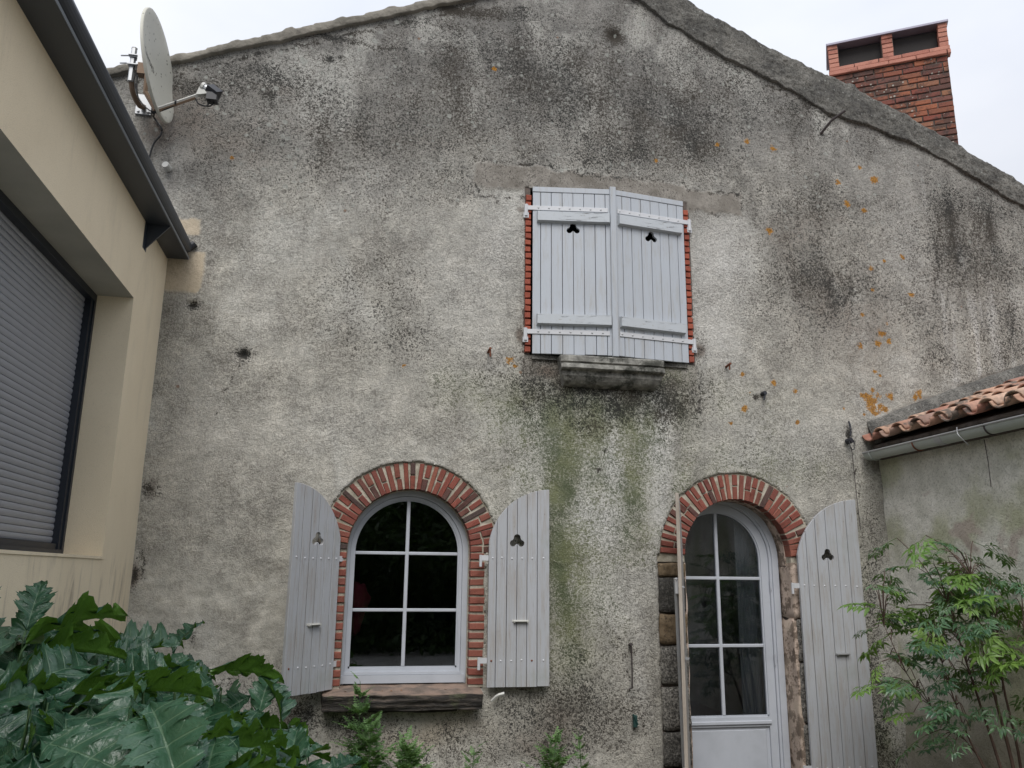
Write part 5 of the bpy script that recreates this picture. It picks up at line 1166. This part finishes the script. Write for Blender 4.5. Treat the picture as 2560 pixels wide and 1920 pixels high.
bush('leafy_shrub', 'thin-stemmed green shrub with fresh yellow-green tips beside the open door shutter', 'shrub', (4.15, -1.5, .03),
     [([(4.12, -1.5, .02), (4.05, -1.48, .45), (3.97, -1.42, .95), (3.90, -1.35, 1.45)], .013), ([(4.16, -1.5, .02), (4.10, -1.52, .5), (4.03, -1.48, 1.1), (4.06, -1.40, 1.62)], .014),
      ([(4.2, -1.48, .02), (4.17, -1.5, .55), (4.10, -1.52, 1.0), (4.13, -1.5, 1.5)], .012), ([(4.10, -1.5, .02), (4.0, -1.45, .35), (3.88, -1.4, .7), (3.78, -1.35, 1.2)], .009),
      ([(4.18, -1.52, .02), (4.2, -1.6, .6), (4.18, -1.65, 1.1), (4.25, -1.6, 1.5)], .010), ([(4.08, -1.5, .02), (3.96, -1.42, .5), (3.68, -1.25, .9), (3.52, -1.2, 1.30)], .006)], cen)
# weeds at the foot of the wall
WB = [spray(30+i, 'weed_leaf', 5, lf=.34, wid=.46, sub=False, serr=True) for i in range(4)]
def weed(x, y, z0, h, nlf, ls, label, spread=1.):
    t = thing('weed', label, 'weed', (x, y, z0), group='weeds at the foot of the wall'); rr = random.Random(int(x*100)+7)
    top = Vector((x+rr.uniform(-.03, .03), y+.01, z0+h)); cp = curve_pts([(x, y, z0), (x+rr.uniform(-.02, .02), y, z0+h*.5), tuple(top)], 8)
    MB().tube(cp, .005, 5, r1=.002).obj('stem', 'stem_green', t)
    for i in range(nlf):
        f_ = .30+.70*(i/(nlf-1))**.8; q = cp[min(8, int(f_*8))]; l_ = ls*(1.15-.75*f_)*rr.uniform(.8, 1.2)*spread; a_ = i*2.4+rr.uniform(-.3, .3)
        inst('leaf', rr.choice(WB), t, TRS((q.x, min(q.y, -.03), q.z), (rr.uniform(.1, .6)+.5*f_, 0, a_), (l_*1.1, l_, l_)))
    return t
weed(.10, -.32, .0, .88, 46, .22, 'tall feathery green weed growing in front of the left end of the window sill')
weed(.17, -.42, .0, .64, 34, .27, 'bushy green weed beside the acanthus below the window sill')
weed(.44, -.38, .0, .48, 40, .27, 'low feathery weed below the middle of the window sill')
weed(.88, -.35, .0, .43, 16, .20, 'small broad-leaved weed below the right leaf of the window shutters')
weed(1.45, -.35, .0, .50, 34, .22, 'leafy green weed at the foot of the wall between window and door')
weed(1.66, -.30, .0, .52, 20, .13, 'thin upright dark weed nearest the door')

# ================================================================== GARDEN BEHIND THE VIEWER (it shows in the panes)
def leafcloud(n_, fpos, size, mat, name, **kw):
    g = np.random.default_rng(3); P_ = fpos(g, n_); a_ = g.normal(size=(n_, 3)); a_ /= np.linalg.norm(a_, axis=1)[:, None]; b_ = g.normal(size=(n_, 3)); b_ = np.cross(a_, b_); b_ /= np.linalg.norm(b_, axis=1)[:, None]
    s_ = g.uniform(.6, 1.3, (n_, 1))*size; V = np.stack([P_-a_*s_, P_+b_*s_*.4, P_+a_*s_, P_-b_*s_*.4], 1).reshape(-1, 3); me = bpy.data.meshes.new(name)
    me.vertices.add(len(V)); me.vertices.foreach_set('co', V.astype(np.float32).ravel()); me.loops.add(len(V)); me.loops.foreach_set('vertex_index', np.arange(len(V), dtype=np.int32))
    me.polygons.add(n_); me.polygons.foreach_set('loop_start', np.arange(0, 4*n_, 4, dtype=np.int32)); me.polygons.foreach_set('loop_total', np.full(n_, 4, np.int32)); me.update(calc_edges=True); me.materials.append(M[mat])
    return link(name, me, **kw)
def hp(g, n_):
    x = g.uniform(-11, 13, n_); z = g.uniform(0, 1, n_)*(4.2+1.2*np.sin(x*.9)+.7*np.sin(x*2.3)); y = -12.5+g.uniform(0, 1.5, n_)+.5*np.sin(z*3+x)
    return np.stack([x, y, z], 1)
leafcloud(42000, hp, .11, 'hedge_leaf', 'hedge', kind='stuff')
MB().box(-11, 13, -13.8, -12.8, 0, 3.6).obj('hedge_core', 'hedge_leaf', kind='stuff')
